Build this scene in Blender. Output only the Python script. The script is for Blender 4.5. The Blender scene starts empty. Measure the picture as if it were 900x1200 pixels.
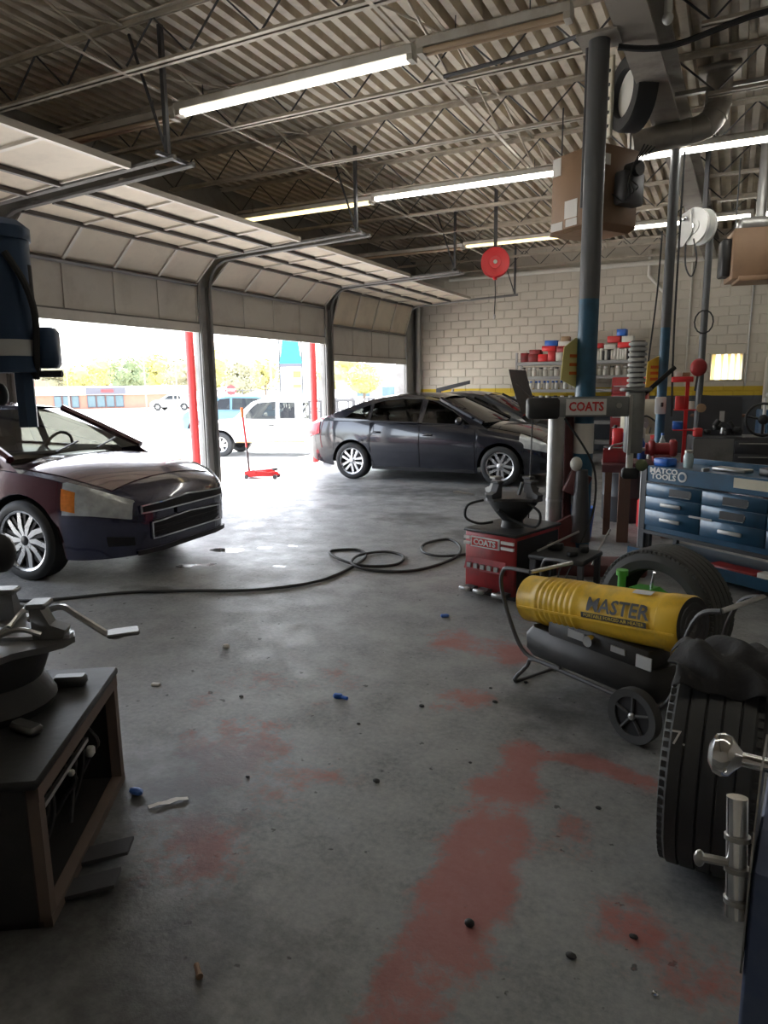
import bpy, math, random
from mathutils import Vector as V, Matrix
random.seed(7)
SC = bpy.context.scene
COL = SC.collection
PI = math.pi
R = math.radians

# ---------------------------------------------------------------- camera
cam_d = bpy.data.cameras.new('camera')
cam_d.sensor_fit = 'VERTICAL'; cam_d.sensor_height = 24.0
cam_d.lens = 810.5 / 1200 * 24.0
cam_d.clip_start = 0.05; cam_d.clip_end = 600
cam = bpy.data.objects.new('camera', cam_d); COL.objects.link(cam)
_r = V((0.89539, 0.44512, -0.01194)); _u = V((-0.06946, 0.16611, 0.98366)); _f = V((-0.43983, 0.87993, -0.17965))
cam.matrix_world = Matrix(((_r.x, _u.x, -_f.x, 0), (_r.y, _u.y, -_f.y, 0), (_r.z, _u.z, -_f.z, 1.6), (0, 0, 0, 1)))
SC.camera = cam

# ---------------------------------------------------------------- sky, sun, exposure
SUN = V((-0.20, 0.45, 0.87)).normalized()
w = bpy.data.worlds.new('world'); SC.world = w; w.use_nodes = True
nt = w.node_tree; nt.nodes.clear()
sky = nt.nodes.new('ShaderNodeTexSky'); sky.sky_type = 'NISHITA'; sky.sun_disc = False
sky.sun_elevation = math.asin(SUN.z); sky.sun_rotation = math.atan2(SUN.x, SUN.y)
sky.dust_density = 3.0; sky.air_density = 1.0
bg = nt.nodes.new('ShaderNodeBackground'); bg.inputs['Strength'].default_value = 0.40
hs = nt.nodes.new('ShaderNodeHueSaturation'); hs.inputs['Saturation'].default_value = 0.45
wo = nt.nodes.new('ShaderNodeOutputWorld')
nt.links.new(sky.outputs[0], hs.inputs['Color']); nt.links.new(hs.outputs[0], bg.inputs[0]); nt.links.new(bg.outputs[0], wo.inputs[0])
sd = bpy.data.lights.new('sun', 'SUN'); sd.energy = 3.6; sd.angle = 0.01; sd.color = (1.0, 0.95, 0.86)
so = bpy.data.objects.new('sun', sd); COL.objects.link(so)
so.rotation_euler = SUN.to_track_quat('Z', 'Y').to_euler(); so.location = (-20, 20, 30)
vs = SC.view_settings
vs.view_transform = 'Standard'; vs.look = 'None'; vs.exposure = 2.3; vs.gamma = 1.0; vs.use_curve_mapping = False
SC.display_settings.display_device = 'sRGB'
try:
    SC.cycles.use_denoising = True
    SC.cycles.max_bounces = 10; SC.cycles.diffuse_bounces = 6; SC.cycles.transparent_max_bounces = 16
    SC.cycles.caustics_reflective = False; SC.cycles.caustics_refractive = False
    SC.cycles.sample_clamp_indirect = 6.0
except Exception:
    pass

# ---------------------------------------------------------------- mesh helpers
class MB:
    def __init__(s, m=None):
        s.v = []; s.f = []; s.m = m
    def add(s, vs_, fs):
        o = len(s.v)
        s.v += [tuple(s.m @ V(p)) if s.m else tuple(p) for p in vs_]
        s.f += [tuple(i + o for i in f) for f in fs]
        return s
    def box(s, c, d, rz=0.0, M=None):
        x, y, z = d[0] / 2, d[1] / 2, d[2] / 2
        P = [V(p) for p in ((-x, -y, -z), (x, -y, -z), (x, y, -z), (-x, y, -z), (-x, -y, z), (x, -y, z), (x, y, z), (-x, y, z))]
        if M is None and rz: M = Matrix.Rotation(rz, 3, 'Z')
        if M is not None: P = [M @ p for p in P]
        c = V(c)
        return s.add([c + p for p in P], [(0, 3, 2, 1), (4, 5, 6, 7), (0, 1, 5, 4), (1, 2, 6, 5), (2, 3, 7, 6), (3, 0, 4, 7)])
    def b2(s, a, b):
        return s.box(((a[0] + b[0]) / 2, (a[1] + b[1]) / 2, (a[2] + b[2]) / 2), (abs(b[0] - a[0]), abs(b[1] - a[1]), abs(b[2] - a[2])))
    def cbox(s, c, d, b=0.01, rz=0.0, M=None):
        # chamfered box: rounded vertical + horizontal edges from stacked rings
        x, y, z = d[0] / 2, d[1] / 2, d[2] / 2
        b = min(b, x * .95, y * .95, z * .95)
        def ring(h, i):
            X, Y = x - i, y - i; q = b if i == 0 else b * .6
            return [(-X + q, -Y, h), (X - q, -Y, h), (X, -Y + q, h), (X, Y - q, h), (X - q, Y, h), (-X + q, Y, h), (-X, Y - q, h), (-X, -Y + q, h)]
        P = [V(p) for p in ring(-z, b * .7) + ring(-z + b, 0) + ring(z - b, 0) + ring(z, b * .7)]
        if M is None and rz: M = Matrix.Rotation(rz, 3, 'Z')
        if M is not None: P = [M @ p for p in P]
        F = [tuple(range(7, -1, -1)), tuple(range(24, 32))]
        for k in range(3):
            for i in range(8):
                j = (i + 1) % 8
                F.append((k * 8 + i, k * 8 + j, k * 8 + 8 + j, k * 8 + 8 + i))
        c = V(c)
        return s.add([c + p for p in P], F)
    def cyl(s, p0, p1, r0, r1=None, n=16, cap=True):
        p0 = V(p0); p1 = V(p1); r1 = r0 if r1 is None else r1
        a = (p1 - p0).normalized(); u = a.orthogonal().normalized(); w_ = a.cross(u)
        P = []
        for p, r in ((p0, r0), (p1, r1)):
            for i in range(n):
                t = 2 * PI * i / n
                P.append(p + (u * math.cos(t) + w_ * math.sin(t)) * r)
        F = [(i, (i + 1) % n, n + (i + 1) % n, n + i) for i in range(n)]
        if cap: F += [tuple(range(n - 1, -1, -1)), tuple(range(n, 2 * n))]
        return s.add(P, F)
    def tube(s, pts, r, n=8, closed=False, cap=True):
        P = [V(p) for p in pts]; m = len(P); vs_ = []; u = None
        for i in range(m):
            if closed: t = P[(i + 1) % m] - P[i - 1]
            else: t = P[min(i + 1, m - 1)] - P[max(i - 1, 0)]
            t.normalize()
            if u is None: u = t.orthogonal().normalized()
            else:
                u = u - t * u.dot(t)
                u = u.normalized() if u.length > 1e-6 else t.orthogonal().normalized()
            w_ = t.cross(u); rr = r[i] if isinstance(r, (list, tuple)) else r
            for k in range(n):
                q = 2 * PI * k / n
                vs_.append(P[i] + (u * math.cos(q) + w_ * math.sin(q)) * rr)
        F = []
        for i in range(m if closed else m - 1):
            j = (i + 1) % m
            for k in range(n):
                l = (k + 1) % n
                F.append((i * n + k, i * n + l, j * n + l, j * n + k))
        if not closed and cap: F += [tuple(range(n - 1, -1, -1)), tuple(range((m - 1) * n, m * n))]
        return s.add(vs_, F)
    def lathe(s, prof, o=(0, 0, 0), axis=(0, 0, 1), n=24, closed=False):
        a = V(axis).normalized(); u = a.orthogonal().normalized(); w_ = a.cross(u); o = V(o); P = []
        for r, h in prof:
            for i in range(n):
                t = 2 * PI * i / n
                P.append(o + a * h + (u * math.cos(t) + w_ * math.sin(t)) * max(r, 1e-4))
        F = []; m = len(prof)
        for k in range(m if closed else m - 1):
            l = (k + 1) % m
            for i in range(n):
                j = (i + 1) % n
                F.append((k * n + i, k * n + j, l * n + j, l * n + i))
        return s.add(P, F)
    def prism(s, poly, ext):
        n = len(poly); e = V(ext); P = [V(p) for p in poly]
        F = [tuple(range(n - 1, -1, -1)), tuple(range(n, 2 * n))] + [(i, (i + 1) % n, n + (i + 1) % n, n + i) for i in range(n)]
        return s.add(P + [p + e for p in P], F)
    def ball(s, c, r, n=12, m=8):
        if not isinstance(r, (tuple, list)): r = (r, r, r)
        P = []
        for k in range(m + 1):
            t = PI * k / m
            for i in range(n):
                q = 2 * PI * i / n
                P.append((c[0] + r[0] * math.sin(t) * math.cos(q), c[1] + r[1] * math.sin(t) * math.sin(q), c[2] + r[2] * math.cos(t)))
        F = [(k * n + i, (k + 1) * n + i, (k + 1) * n + (i + 1) % n, k * n + (i + 1) % n) for k in range(m) for i in range(n)]
        return s.add(P, F)
    def grid(s, rows, flip=False):
        n = len(rows[0]); P = [p for r_ in rows for p in r_]; F = []
        for i in range(len(rows) - 1):
            for j in range(n - 1):
                q = (i * n + j, i * n + j + 1, (i + 1) * n + j + 1, (i + 1) * n + j)
                F.append(q[::-1] if flip else q)
        return s.add(P, F)
    def mesh(s, name, mat=None, ang=38):
        me = bpy.data.meshes.new(name); me.from_pydata(s.v, [], s.f); me.validate()
        if mat: me.materials.append(MT[mat] if isinstance(mat, str) else mat)
        if ang:
            me.polygons.foreach_set('use_smooth', [True] * len(me.polygons)); me.set_sharp_from_angle(angle=R(ang))
        me.update()
        return me
    def build(s, name, mat=None, parent=None, ang=38, fix=False):
        me = s.mesh(name, mat, ang)
        if fix:
            import bmesh
            bm = bmesh.new(); bm.from_mesh(me); bmesh.ops.recalc_face_normals(bm, faces=bm.faces); bm.to_mesh(me); bm.free()
        o = bpy.data.objects.new(name, me); COL.objects.link(o)
        if parent is not None: o.parent = parent
        return o

def tag(o, label=None, cat=None, group=None, kind=None):
    if label: o['label'] = label
    if cat: o['category'] = cat
    if group: o['group'] = group
    if kind: o['kind'] = kind
    return o
def thing(name, label, cat, loc=(0, 0, 0), rz=0.0, group=None):
    o = bpy.data.objects.new(name, None); COL.objects.link(o)
    o.empty_display_size = 0.1; o.location = loc; o.rotation_euler = (0, 0, rz)
    return tag(o, label, cat, group)
def link_copy(src, parent, loc=None, rot=None):
    c = bpy.data.objects.new(src.name.split('.')[0], src.data); COL.objects.link(c); c.parent = parent
    if loc is not None: c.location = loc
    if rot is not None: c.rotation_euler = rot
    return c
def inst(name, me, parent, loc=(0, 0, 0), rot=(0, 0, 0), scale=None):
    c = bpy.data.objects.new(name, me); COL.objects.link(c)
    if parent is not None: c.parent = parent
    c.location = loc; c.rotation_euler = rot
    if scale: c.scale = scale
    return c
def copy_tree(o, parent=None):
    c = o.copy(); COL.objects.link(c); c.parent = parent
    for ch in list(o.children): copy_tree(ch, c)
    return c
def smooth_path(pts, k=6, closed=False):
    P = [V(p) for p in pts]; n = len(P); out = []
    rng = range(n) if closed else range(n - 1)
    for i in rng:
        p0 = P[i - 1] if (closed or i > 0) else P[0]; p1 = P[i]; p2 = P[(i + 1) % n]
        p3 = P[(i + 2) % n] if (closed or i + 2 < n) else P[n - 1]
        for j in range(k):
            t = j / k
            out.append(0.5 * ((2 * p1) + (p2 - p0) * t + (2 * p0 - 5 * p1 + 4 * p2 - p3) * t * t + (3 * p1 - p0 - 3 * p2 + p3) * t ** 3))
    if not closed: out.append(P[-1])
    return out
def text(name, s, size, mat, parent, loc, rot, ext=0.002, align='CENTER', sx=1.0, bold=0.0):
    cu = bpy.data.curves.new(name, 'FONT'); cu.body = s; cu.size = size; cu.extrude = ext; cu.align_x = align; cu.align_y = 'CENTER'
    cu.offset = bold; cu.resolution_u = 2; cu.space_line = .8
    t = bpy.data.objects.new(name, cu); COL.objects.link(t)
    dg = bpy.context.evaluated_depsgraph_get()
    me = bpy.data.meshes.new_from_object(t.evaluated_get(dg))
    bpy.data.objects.remove(t); bpy.data.curves.remove(cu)
    me.materials.clear(); me.materials.append(MT[mat])
    o = bpy.data.objects.new(name, me); COL.objects.link(o); o.parent = parent; o.location = loc; o.rotation_euler = rot; o.scale = (sx, 1, 1)
    return o

# ---------------------------------------------------------------- materials
MT = {}
def mat(name, col, rough=0.6, metal=0.0, var=0.12, scale=6.0, bump=0.0, bscale=40.0, dirt=None, dirt_amt=0.4, dscale=3.0, coat=0.0, emit=None, es=0.0, alpha=None, spec=0.5, trans=0.0):
    m = bpy.data.materials.new(name); m.use_nodes = True; MT[name] = m
    t = m.node_tree; N = t.nodes; L = t.links; b = N['Principled BSDF']
    b.inputs['Roughness'].default_value = rough; b.inputs['Metallic'].default_value = metal
    b.inputs['Specular IOR Level'].default_value = spec
    if coat: b.inputs['Coat Weight'].default_value = coat; b.inputs['Coat Roughness'].default_value = 0.06
    if trans: b.inputs['Transmission Weight'].default_value = trans
    c4 = (*col, 1)
    tc = N.new('ShaderNodeTexCoord')
    out = None
    if var:
        nz = N.new('ShaderNodeTexNoise'); nz.inputs['Scale'].default_value = scale; nz.inputs['Detail'].default_value = 6
        L.new(tc.outputs['Object'], nz.inputs['Vector'])
        mx = N.new('ShaderNodeMix'); mx.data_type = 'RGBA'
        mx.inputs[6].default_value = (*[min(1, c * (1 - var)) for c in col], 1); mx.inputs[7].default_value = (*[min(1, c * (1 + var)) for c in col], 1)
        L.new(nz.outputs['Fac'], mx.inputs[0]); out = mx.outputs[2]
        mr = N.new('ShaderNodeMapRange'); mr.inputs[3].default_value = max(0.02, rough * .8); mr.inputs[4].default_value = min(1, rough * 1.2)
        L.new(nz.outputs['Fac'], mr.inputs[0]); L.new(mr.outputs[0], b.inputs['Roughness'])
    if dirt:
        n2 = N.new('ShaderNodeTexNoise'); n2.inputs['Scale'].default_value = dscale; n2.inputs['Detail'].default_value = 8; n2.inputs['Roughness'].default_value = .65
        L.new(tc.outputs['Object'], n2.inputs['Vector'])
        cr = N.new('ShaderNodeMapRange'); cr.inputs[1].default_value = .48; cr.inputs[2].default_value = .68; cr.inputs[4].default_value = dirt_amt
        L.new(n2.outputs['Fac'], cr.inputs[0])
        m2 = N.new('ShaderNodeMix'); m2.data_type = 'RGBA'; m2.inputs[6].default_value = c4; m2.inputs[7].default_value = (*dirt, 1)
        if out: L.new(out, m2.inputs[6])
        L.new(cr.outputs[0], m2.inputs[0]); out = m2.outputs[2]
    if out: L.new(out, b.inputs['Base Color'])
    else: b.inputs['Base Color'].default_value = c4
    if bump:
        n3 = N.new('ShaderNodeTexNoise'); n3.inputs['Scale'].default_value = bscale; n3.inputs['Detail'].default_value = 5
        L.new(tc.outputs['Object'], n3.inputs['Vector'])
        bp = N.new('ShaderNodeBump'); bp.inputs['Strength'].default_value = bump; bp.inputs['Distance'].default_value = 0.01
        L.new(n3.outputs['Fac'], bp.inputs['Height']); L.new(bp.outputs[0], b.inputs['Normal'])
    if emit:
        b.inputs['Emission Color'].default_value = (*emit, 1); b.inputs['Emission Strength'].default_value = es
    return m
def glass(name, tint, mixf=0.75, rough=0.02):
    m = bpy.data.materials.new(name); m.use_nodes = True; MT[name] = m
    t = m.node_tree; N = t.nodes; L = t.links; N.clear()
    o = N.new('ShaderNodeOutputMaterial'); tr = N.new('ShaderNodeBsdfTransparent'); tr.inputs[0].default_value = (*tint, 1)
    g = N.new('ShaderNodeBsdfGlossy'); g.inputs['Roughness'].default_value = rough
    fr = N.new('ShaderNodeFresnel'); fr.inputs[0].default_value = 1.5
    ms = N.new('ShaderNodeMixShader'); L.new(fr.outputs[0], ms.inputs[0]); L.new(tr.outputs[0], ms.inputs[1]); L.new(g.outputs[0], ms.inputs[2])
    L.new(ms.outputs[0], o.inputs[0])
    return m

mat('deck', (0.68, 0.61, 0.50), .55, 0.0, .15, 3, .05, 30, dirt=(.22, .16, .11), dirt_amt=.5, dscale=2.2)
mat('joist_steel', (.62, .56, .47), .5, 0.15, .2, 5, dirt=(.20, .15, .11), dirt_amt=.5)
mat('dark_steel', (.10, .10, .105), .5, .5, .3, 6)
mat('girder_paint', (.33, .30, .26), .5, .1, .2, 3, dirt=(.12, .1, .09), dirt_amt=.6)
mat('track_steel', (.24, .235, .225), .6, .3, .25, 6, dirt=(.12, .11, .10), dirt_amt=.5)
mat('worn_metal', (.20, .20, .20), .35, .7, .4, 9)
mat('galv', (.45, .45, .44), .38, .7, .2, 7)
mat('chrome', (.78, .79, .80), .12, 1.0, .05, 9)
mat('steel', (.55, .55, .55), .3, .9, .15, 9)
mat('door_panel', (.52, .50, .46), .55, 0, .1, 4, .03, 30, dirt=(.30, .27, .24), dirt_amt=.45, dscale=2.0)
mat('door_panel_warm', (.62, .54, .42), .55, 0, .12, 4, .03, 30, dirt=(.34, .29, .23), dirt_amt=.45, dscale=2.0)
mat('door_strut', (.16, .15, .14), .5, .5, .2, 6)
mat('door_stile', (.58, .54, .48), .5, .2, .15, 5)
mat('pier_paint', (.30, .295, .285), .6, 0, .15, 4, .05, 40, dirt=(.14, .13, .12), dirt_amt=.5)
mat('plain_wall', (.46, .43, .38), .8, 0, .12, 2, .1, 30)
mat('roof_skin', (.10, .10, .10), .9, 0, .1)
mat('red_paint', (.62, .05, .05), .45, 0, .12, 5)
mat('bright_red', (.75, .035, .04), .35, 0, .1, 5)
mat('blue_paint', (.030, .115, .20), .42, 0, .2, 4, dirt=(.02, .04, .06), dirt_amt=.6)
mat('column_dark', (.12, .125, .13), .42, .3, .25, 4)
mat('heater_brown', (.27, .165, .095), .6, 0, .15, 3, dirt=(.14, .09, .06), dirt_amt=.5)
mat('brown_box', (.36, .235, .135), .65, 0, .1, 4)
mat('duct_metal', (.42, .40, .37), .38, .6, .2, 4, dirt=(.2, .18, .15), dirt_amt=.5)
mat('white_paint', (.78, .78, .76), .5, 0, .05, 5)
mat('offwhite', (.66, .64, .58), .6, 0, .08, 5)
mat('cream', (.62, .58, .46), .5, 0, .1, 6, dirt=(.3, .27, .2), dirt_amt=.4)
mat('black_plastic', (.018, .018, .02), .45, 0, .2, 8)
mat('black_oily', (.028, .029, .03), .5, .1, .4, 7, .15, 30)
mat('rubber', (.022, .023, .024), .62, 0, .25, 14, .1, 60)
mat('rubber_dusty', (.055, .056, .056), .7, 0, .25, 9, .08, 60)
mat('yellow_paint', (.80, .50, .035), .42, 0, .06, 6, dirt=(.18, .13, .06), dirt_amt=.5, dscale=5)
mat('yellow_sign', (.85, .62, .06), .45, 0, .06, 6)
mat('yellow_pale', (.80, .72, .28), .45, 0, .06, 6)
mat('ink', (.02, .02, .022), .5, 0, 0)
mat('orange_ink', (.75, .18, .03), .5, 0, 0)
mat('red_ink', (.6, .05, .05), .5, 0, 0)
mat('white_ink', (.75, .75, .74), .5, 0, 0)
mat('paper', (.72, .70, .66), .7, 0, .05, 9)
mat('tube_lit', (.9, .9, .85), .4, 0, 0, emit=(1.0, .98, .92), es=4.2)
mat('tube_extra', (.9, .9, .85), .4, 0, 0, emit=(1.0, .95, .84), es=2.0)
mat('tube_dim', (.8, .72, .45), .4, 0, 0, emit=(1.0, .80, .38), es=.55)
mat('tube_soft', (.8, .8, .76), .4, 0, 0, emit=(1.0, .95, .85), es=.45)
mat('tube_dead', (.48, .36, .24), .5, 0, .15, 5)
mat('fixture', (.55, .52, .46), .45, .1, .15, 5, dirt=(.3, .24, .17), dirt_amt=.5)
# ================================================================ STRUCTURE
XW, YB, ZT = -7.6, 17.2, 4.75          # door wall, block wall, deck underside
XR, YF = 5.6, -3.2
# ---- floor: fine grid carrying masks for worn red paint, oil, painted near-left dimness and wet marks
def seg(px, py, a, b):
    dx, dy = b[0] - a[0], b[1] - a[1]; L2 = dx * dx + dy * dy or 1e-9
    t = max(0, min(1, ((px - a[0]) * dx + (py - a[1]) * dy) / L2))
    return math.hypot(px - a[0] - t * dx, py - a[1] - t * dy)
RED = [((-.72, 2.80), (-.66, 2.45), .085, 1), ((-.72, 2.45), (-.64, 2.0), .13, 1), ((-.68, 2.05), (-.62, 1.6), .13, .95), ((-.66, 1.65), (-.66, 1.05), .11, .9), ((-.74, 2.8), (-.50, 2.83), .04, .8), ((-.46, 2.83), (-.17, 2.77), .055, .85),
       ((-1.22, 3.1), (-1.12, 3.2), .12, .72), ((-1.45, 3.95), (-1.15, 3.9), .2, .7), ((-1.95, 2.3), (-1.6, 2.2), .25, .62), ((-1.75, 1.65), (-1.55, 1.6), .18, .66),
       ((-.2, 1.95), (.1, 1.8), .15, .45), ((-2.3, 2.7), (-1.9, 3.1), .3, .3), ((-1.0, 4.5), (-.8, 4.2), .25, .35), ((-.45, 2.4), (-.35, 2.2), .1, .35)]
OIL_DIM = [((-4.96, 7.96), (-4.7, 7.96), .16, 1.0), ((-5.3, 8.1), (-5.2, 8.1), .12, .8), ((-4.26, 3.93), (-4.05, 3.98), .10, 1.1), ((-4.9, 5.2), (-3.8, 5.4), .5, .5), ((-3.6, 7.6), (-3.2, 7.6), .35, .55),
       ((-2.1, 1.6), (-1.9, 2.0), .35, .8), ((-4.2, 8.6), (-3.2, 9.2), .5, .35), ((-5.5, 9.3), (-2.5, 9.9), .5, .6), ((-1.5, .9), (-.9, .6), .7, .6), ((-2.0, 1.35), (-1.35, 1.0), .4, .75), ((-.5, 3.4), (.2, 3.6), .5, .6), ((-2.6, 6.9), (-2.2, 7.1), .3, .5)]  # wide near-left spots: stains, plus the foreground's dimness painted in
WET = [((-4.52, 5.30), (-4.34, 5.36), .075, 1), ((-4.15, 5.55), (-4.1, 5.6), .04, .9), ((-3.95, 5.75), (-3.9, 5.75), .035, .9), ((-4.5, 4.62), (-4.2, 4.8), .08, .5), ((-3.6, 5.0), (-3.5, 5.02), .05, .5)]
def fmask(lst, x, y):
    v = 0.0
    for a, b, r, k in lst:
        d = seg(x, y, a, b)
        if d < 2.2 * r: v = max(v, k * max(0, min(1, 1.6 - d / r)))
    return v
xs = [XW - .35 + .06 * i for i in range(int((8.6) / .06))] + [.8 + .4 * i for i in range(14)]
ys = [YF + .4 * i for i in range(9)] + [.45 + .05 * i for i in range(110)] + [6.0 + .1 * i for i in range(50)] + [11 + .4 * i for i in range(17)]
mb = MB(); mb.grid([[(x, y, 0.0) for x in xs] for y in ys])
n0 = len(mb.v)
floor = mb.build('floor', None, None, 0); tag(floor, kind='structure')
for nm, lst in (('red', RED), ('oil', OIL_DIM), ('wet', WET)):
    at_ = floor.data.attributes.new(nm, 'FLOAT', 'POINT')
    at_.data.foreach_set('value', [fmask(lst, p[0], p[1]) for p in mb.v])
def floor_mat():
    m = bpy.data.materials.new('floor_concrete'); m.use_nodes = True
    t = m.node_tree; N = t.nodes; L = t.links; b = N['Principled BSDF']
    geo = N.new('ShaderNodeNewGeometry')
    def noise(sc, det=8, ro=.6):
        n = N.new('ShaderNodeTexNoise'); n.inputs['Scale'].default_value = sc; n.inputs['Detail'].default_value = det; n.inputs['Roughness'].default_value = ro
        L.new(geo.outputs['Position'], n.inputs['Vector']); return n.outputs['Fac']
    def mth(op, a, b_=None, c=None):
        n = N.new('ShaderNodeMath'); n.operation = op
        for i, q in enumerate((a, b_, c)):
            if q is None: continue
            if isinstance(q, (int, float)): n.inputs[i].default_value = q
            else: L.new(q, n.inputs[i])
        return n.outputs[0]
    def mr(a, lo, hi, o0=0., o1=1.):
        n = N.new('ShaderNodeMapRange'); L.new(a, n.inputs[0])
        for i, q in zip((1, 2, 3, 4), (lo, hi, o0, o1)): n.inputs[i].default_value = q
        return n.outputs[0]
    def mix(f, a, b_):
        n = N.new('ShaderNodeMix'); n.data_type = 'RGBA'
        for i, q in ((0, f), (6, a), (7, b_)):
            if isinstance(q, tuple): n.inputs[i].default_value = (*q, 1)
            elif isinstance(q, float): n.inputs[i].default_value = q
            else: L.new(q, n.inputs[i])
        return n.outputs[2]
    def attr(s):
        n = N.new('ShaderNodeAttribute'); n.attribute_name = s; return n.outputs['Fac']
    big = noise(.7); mid = noise(3.5, 10, .65); fine = noise(38, 6, .7); speck = noise(17, 3, .5)
    c = mix(mr(big, .35, .65), (.196, .207, .213), (.276, .283, .284))
    c = mix(mr(mid, .38, .66), c, (.140, .147, .15))
    c = mix(mr(fine, .35, .75, 0, .7), c, (.36, .355, .34))
    c = mix(mr(speck, .69, .72, 0, .8), c, (.03, .03, .03))
    redf = mr(mth('ADD', attr('red'), mth('MULTIPLY', mth('SUBTRACT', mth('ADD', mth('MULTIPLY', mid, .7), mth('MULTIPLY', fine, .3)), .5), 4.2)), .38, .85)
    redf = mth('MULTIPLY', redf, mr(attr('red'), .02, .4))
    c = mix(mth('MULTIPLY', redf, .75), c, (.37, .105, .085))
    oil_dimf = mr(mth('ADD', attr('oil'), mth('MULTIPLY', mth('SUBTRACT', mid, .5), 1.6)), .2, .9)
    oil_dimf = mth('MULTIPLY', oil_dimf, mr(attr('oil'), .0, .4))
    c = mix(mth('MULTIPLY', oil_dimf, .85), c, (.035, .036, .037))
    wetf = mr(mth('ADD', attr('wet'), mth('MULTIPLY', mth('SUBTRACT', mid, .5), 1.4)), .35, .6)
    wetf = mth('MULTIPLY', wetf, mr(attr('wet'), .0, .3))
    c = mix(mth('MULTIPLY', wetf, .7), c, (.09, .09, .09))
    L.new(c, b.inputs['Base Color'])
    ro = mr(mid, .3, .7, .42, .68)
    ro = mth('MULTIPLY', ro, mr(oil_dimf, 0, 1, 1, .7))
    ro = mth('MULTIPLY', ro, mr(wetf, 0, 1, 1, .05))
    L.new(ro, b.inputs['Roughness'])
    bp = N.new('ShaderNodeBump'); bp.inputs['Distance'].default_value = .004
    L.new(mth('MULTIPLY', mr(wetf, 0, 1, .55, 0), 1.0), bp.inputs['Strength']); L.new(mth('ADD', fine, mth('MULTIPLY', mid, 1.5)), bp.inputs['Height']); L.new(bp.outputs[0], b.inputs['Normal'])
    return m
floor.data.materials.append(floor_mat())

# ---- back wall of concrete blocks (top paint cream, yellow course, dark below)
def wall_mat():
    m = mat('block_paint', (.60, .56, .48), .75, 0, .1, 1.2, .12, 60)
    t = m.node_tree; N = t.nodes; L = t.links; b = N['Principled BSDF']
    src = b.inputs['Base Color'].links[0].from_socket
    g = N.new('ShaderNodeNewGeometry'); sp = N.new('ShaderNodeSeparateXYZ'); L.new(g.outputs['Position'], sp.inputs[0])
    n = N.new('ShaderNodeTexNoise'); n.inputs['Scale'].default_value = 1.1; n.inputs['Detail'].default_value = 7; L.new(g.outputs['Position'], n.inputs['Vector'])
    mr = N.new('ShaderNodeMapRange'); mr.inputs[1].default_value = .5; mr.inputs[2].default_value = .75; mr.inputs[4].default_value = .45; L.new(n.outputs['Fac'], mr.inputs[0])
    m0 = N.new('ShaderNodeMix'); m0.data_type = 'RGBA'; L.new(mr.outputs[0], m0.inputs[0]); L.new(src, m0.inputs[6]); m0.inputs[7].default_value = (.40, .36, .30, 1)
    def gt(z):
        q = N.new('ShaderNodeMath'); q.operation = 'GREATER_THAN'; L.new(sp.outputs['Z'], q.inputs[0]); q.inputs[1].default_value = z; return q.outputs[0]
    m1 = N.new('ShaderNodeMix'); m1.data_type = 'RGBA'; L.new(gt(1.5), m1.inputs[0]); m1.inputs[6].default_value = (.62, .44, .04, 1); L.new(m0.outputs[2], m1.inputs[7])
    m2 = N.new('ShaderNodeMix'); m2.data_type = 'RGBA'; L.new(gt(1.3), m2.inputs[0]); m2.inputs[6].default_value = (.085, .095, .11, 1); L.new(m1.outputs[2], m2.inputs[7])
    L.new(m2.outputs[2], b.inputs['Base Color'])
wall_mat()
WX0, WX1, WZ0, WZ1 = -.50, .16, 1.62, 2.22      # the little window in the block wall
mb = MB()
mb.b2((XW - .2, YB + .015, 0), (WX0, YB + .2, 4.97)); mb.b2((WX1, YB + .015, 0), (XR, YB + .2, 4.97))
mb.b2((WX0, YB + .015, 0), (WX1, YB + .2, WZ0)); mb.b2((WX0, YB + .015, WZ1), (WX1, YB + .2, 4.97))
wall_back = tag(mb.build('wall_back', 'block_paint', None, 0), kind='structure')
blk = {}
def block_mesh(wd):
    wd = round(wd, 3)
    if wd not in blk:
        b = MB(); g = .004
        x, z, d = wd / 2 - g, .1 - g, .015; q = .006
        P = [(-x, 0, -z), (x, 0, -z), (x, 0, z), (-x, 0, z), (-x + q, -d, -z + q), (x - q, -d, -z + q), (x - q, -d, z - q), (-x + q, -d, z - q)]
        b.add(P, [(4, 5, 6, 7), (0, 1, 5, 4), (1, 2, 6, 5), (2, 3, 7, 6), (3, 0, 4, 7)])
        blk[wd] = b.mesh('block', 'block_paint', 0)
    return blk[wd]
nb = 0; rest = MB()
for r_ in range(24):
    z = .0 + .1 + .2 * r_
    x = XW + (0 if r_ % 2 else .2) - .2
    while x < XR - .2:
        a, b_ = max(x, XW), min(x + .4, XR)
        if WZ0 - .02 < z < WZ1 + .02:
            if a < WX0 < b_: b_ = WX0
            if a < WX1 < b_: a = WX1
            if a >= WX0 - .01 and b_ <= WX1 + .01: x += .4; continue
        if b_ - a > .05:
            if 6 <= r_ <= 20 and b_ < 1.1 and nb < 300:
                inst('block', block_mesh(b_ - a), wall_back, ((a + b_) / 2, YB + .015, z)); nb += 1
            else:
                g = .004; rest.b2((a + g, YB, z - .096), (b_ - g, YB + .02, z + .096))
        x += .4
tag(rest.build('blockwork', 'block_paint', wall_back, 0), kind='stuff')
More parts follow.
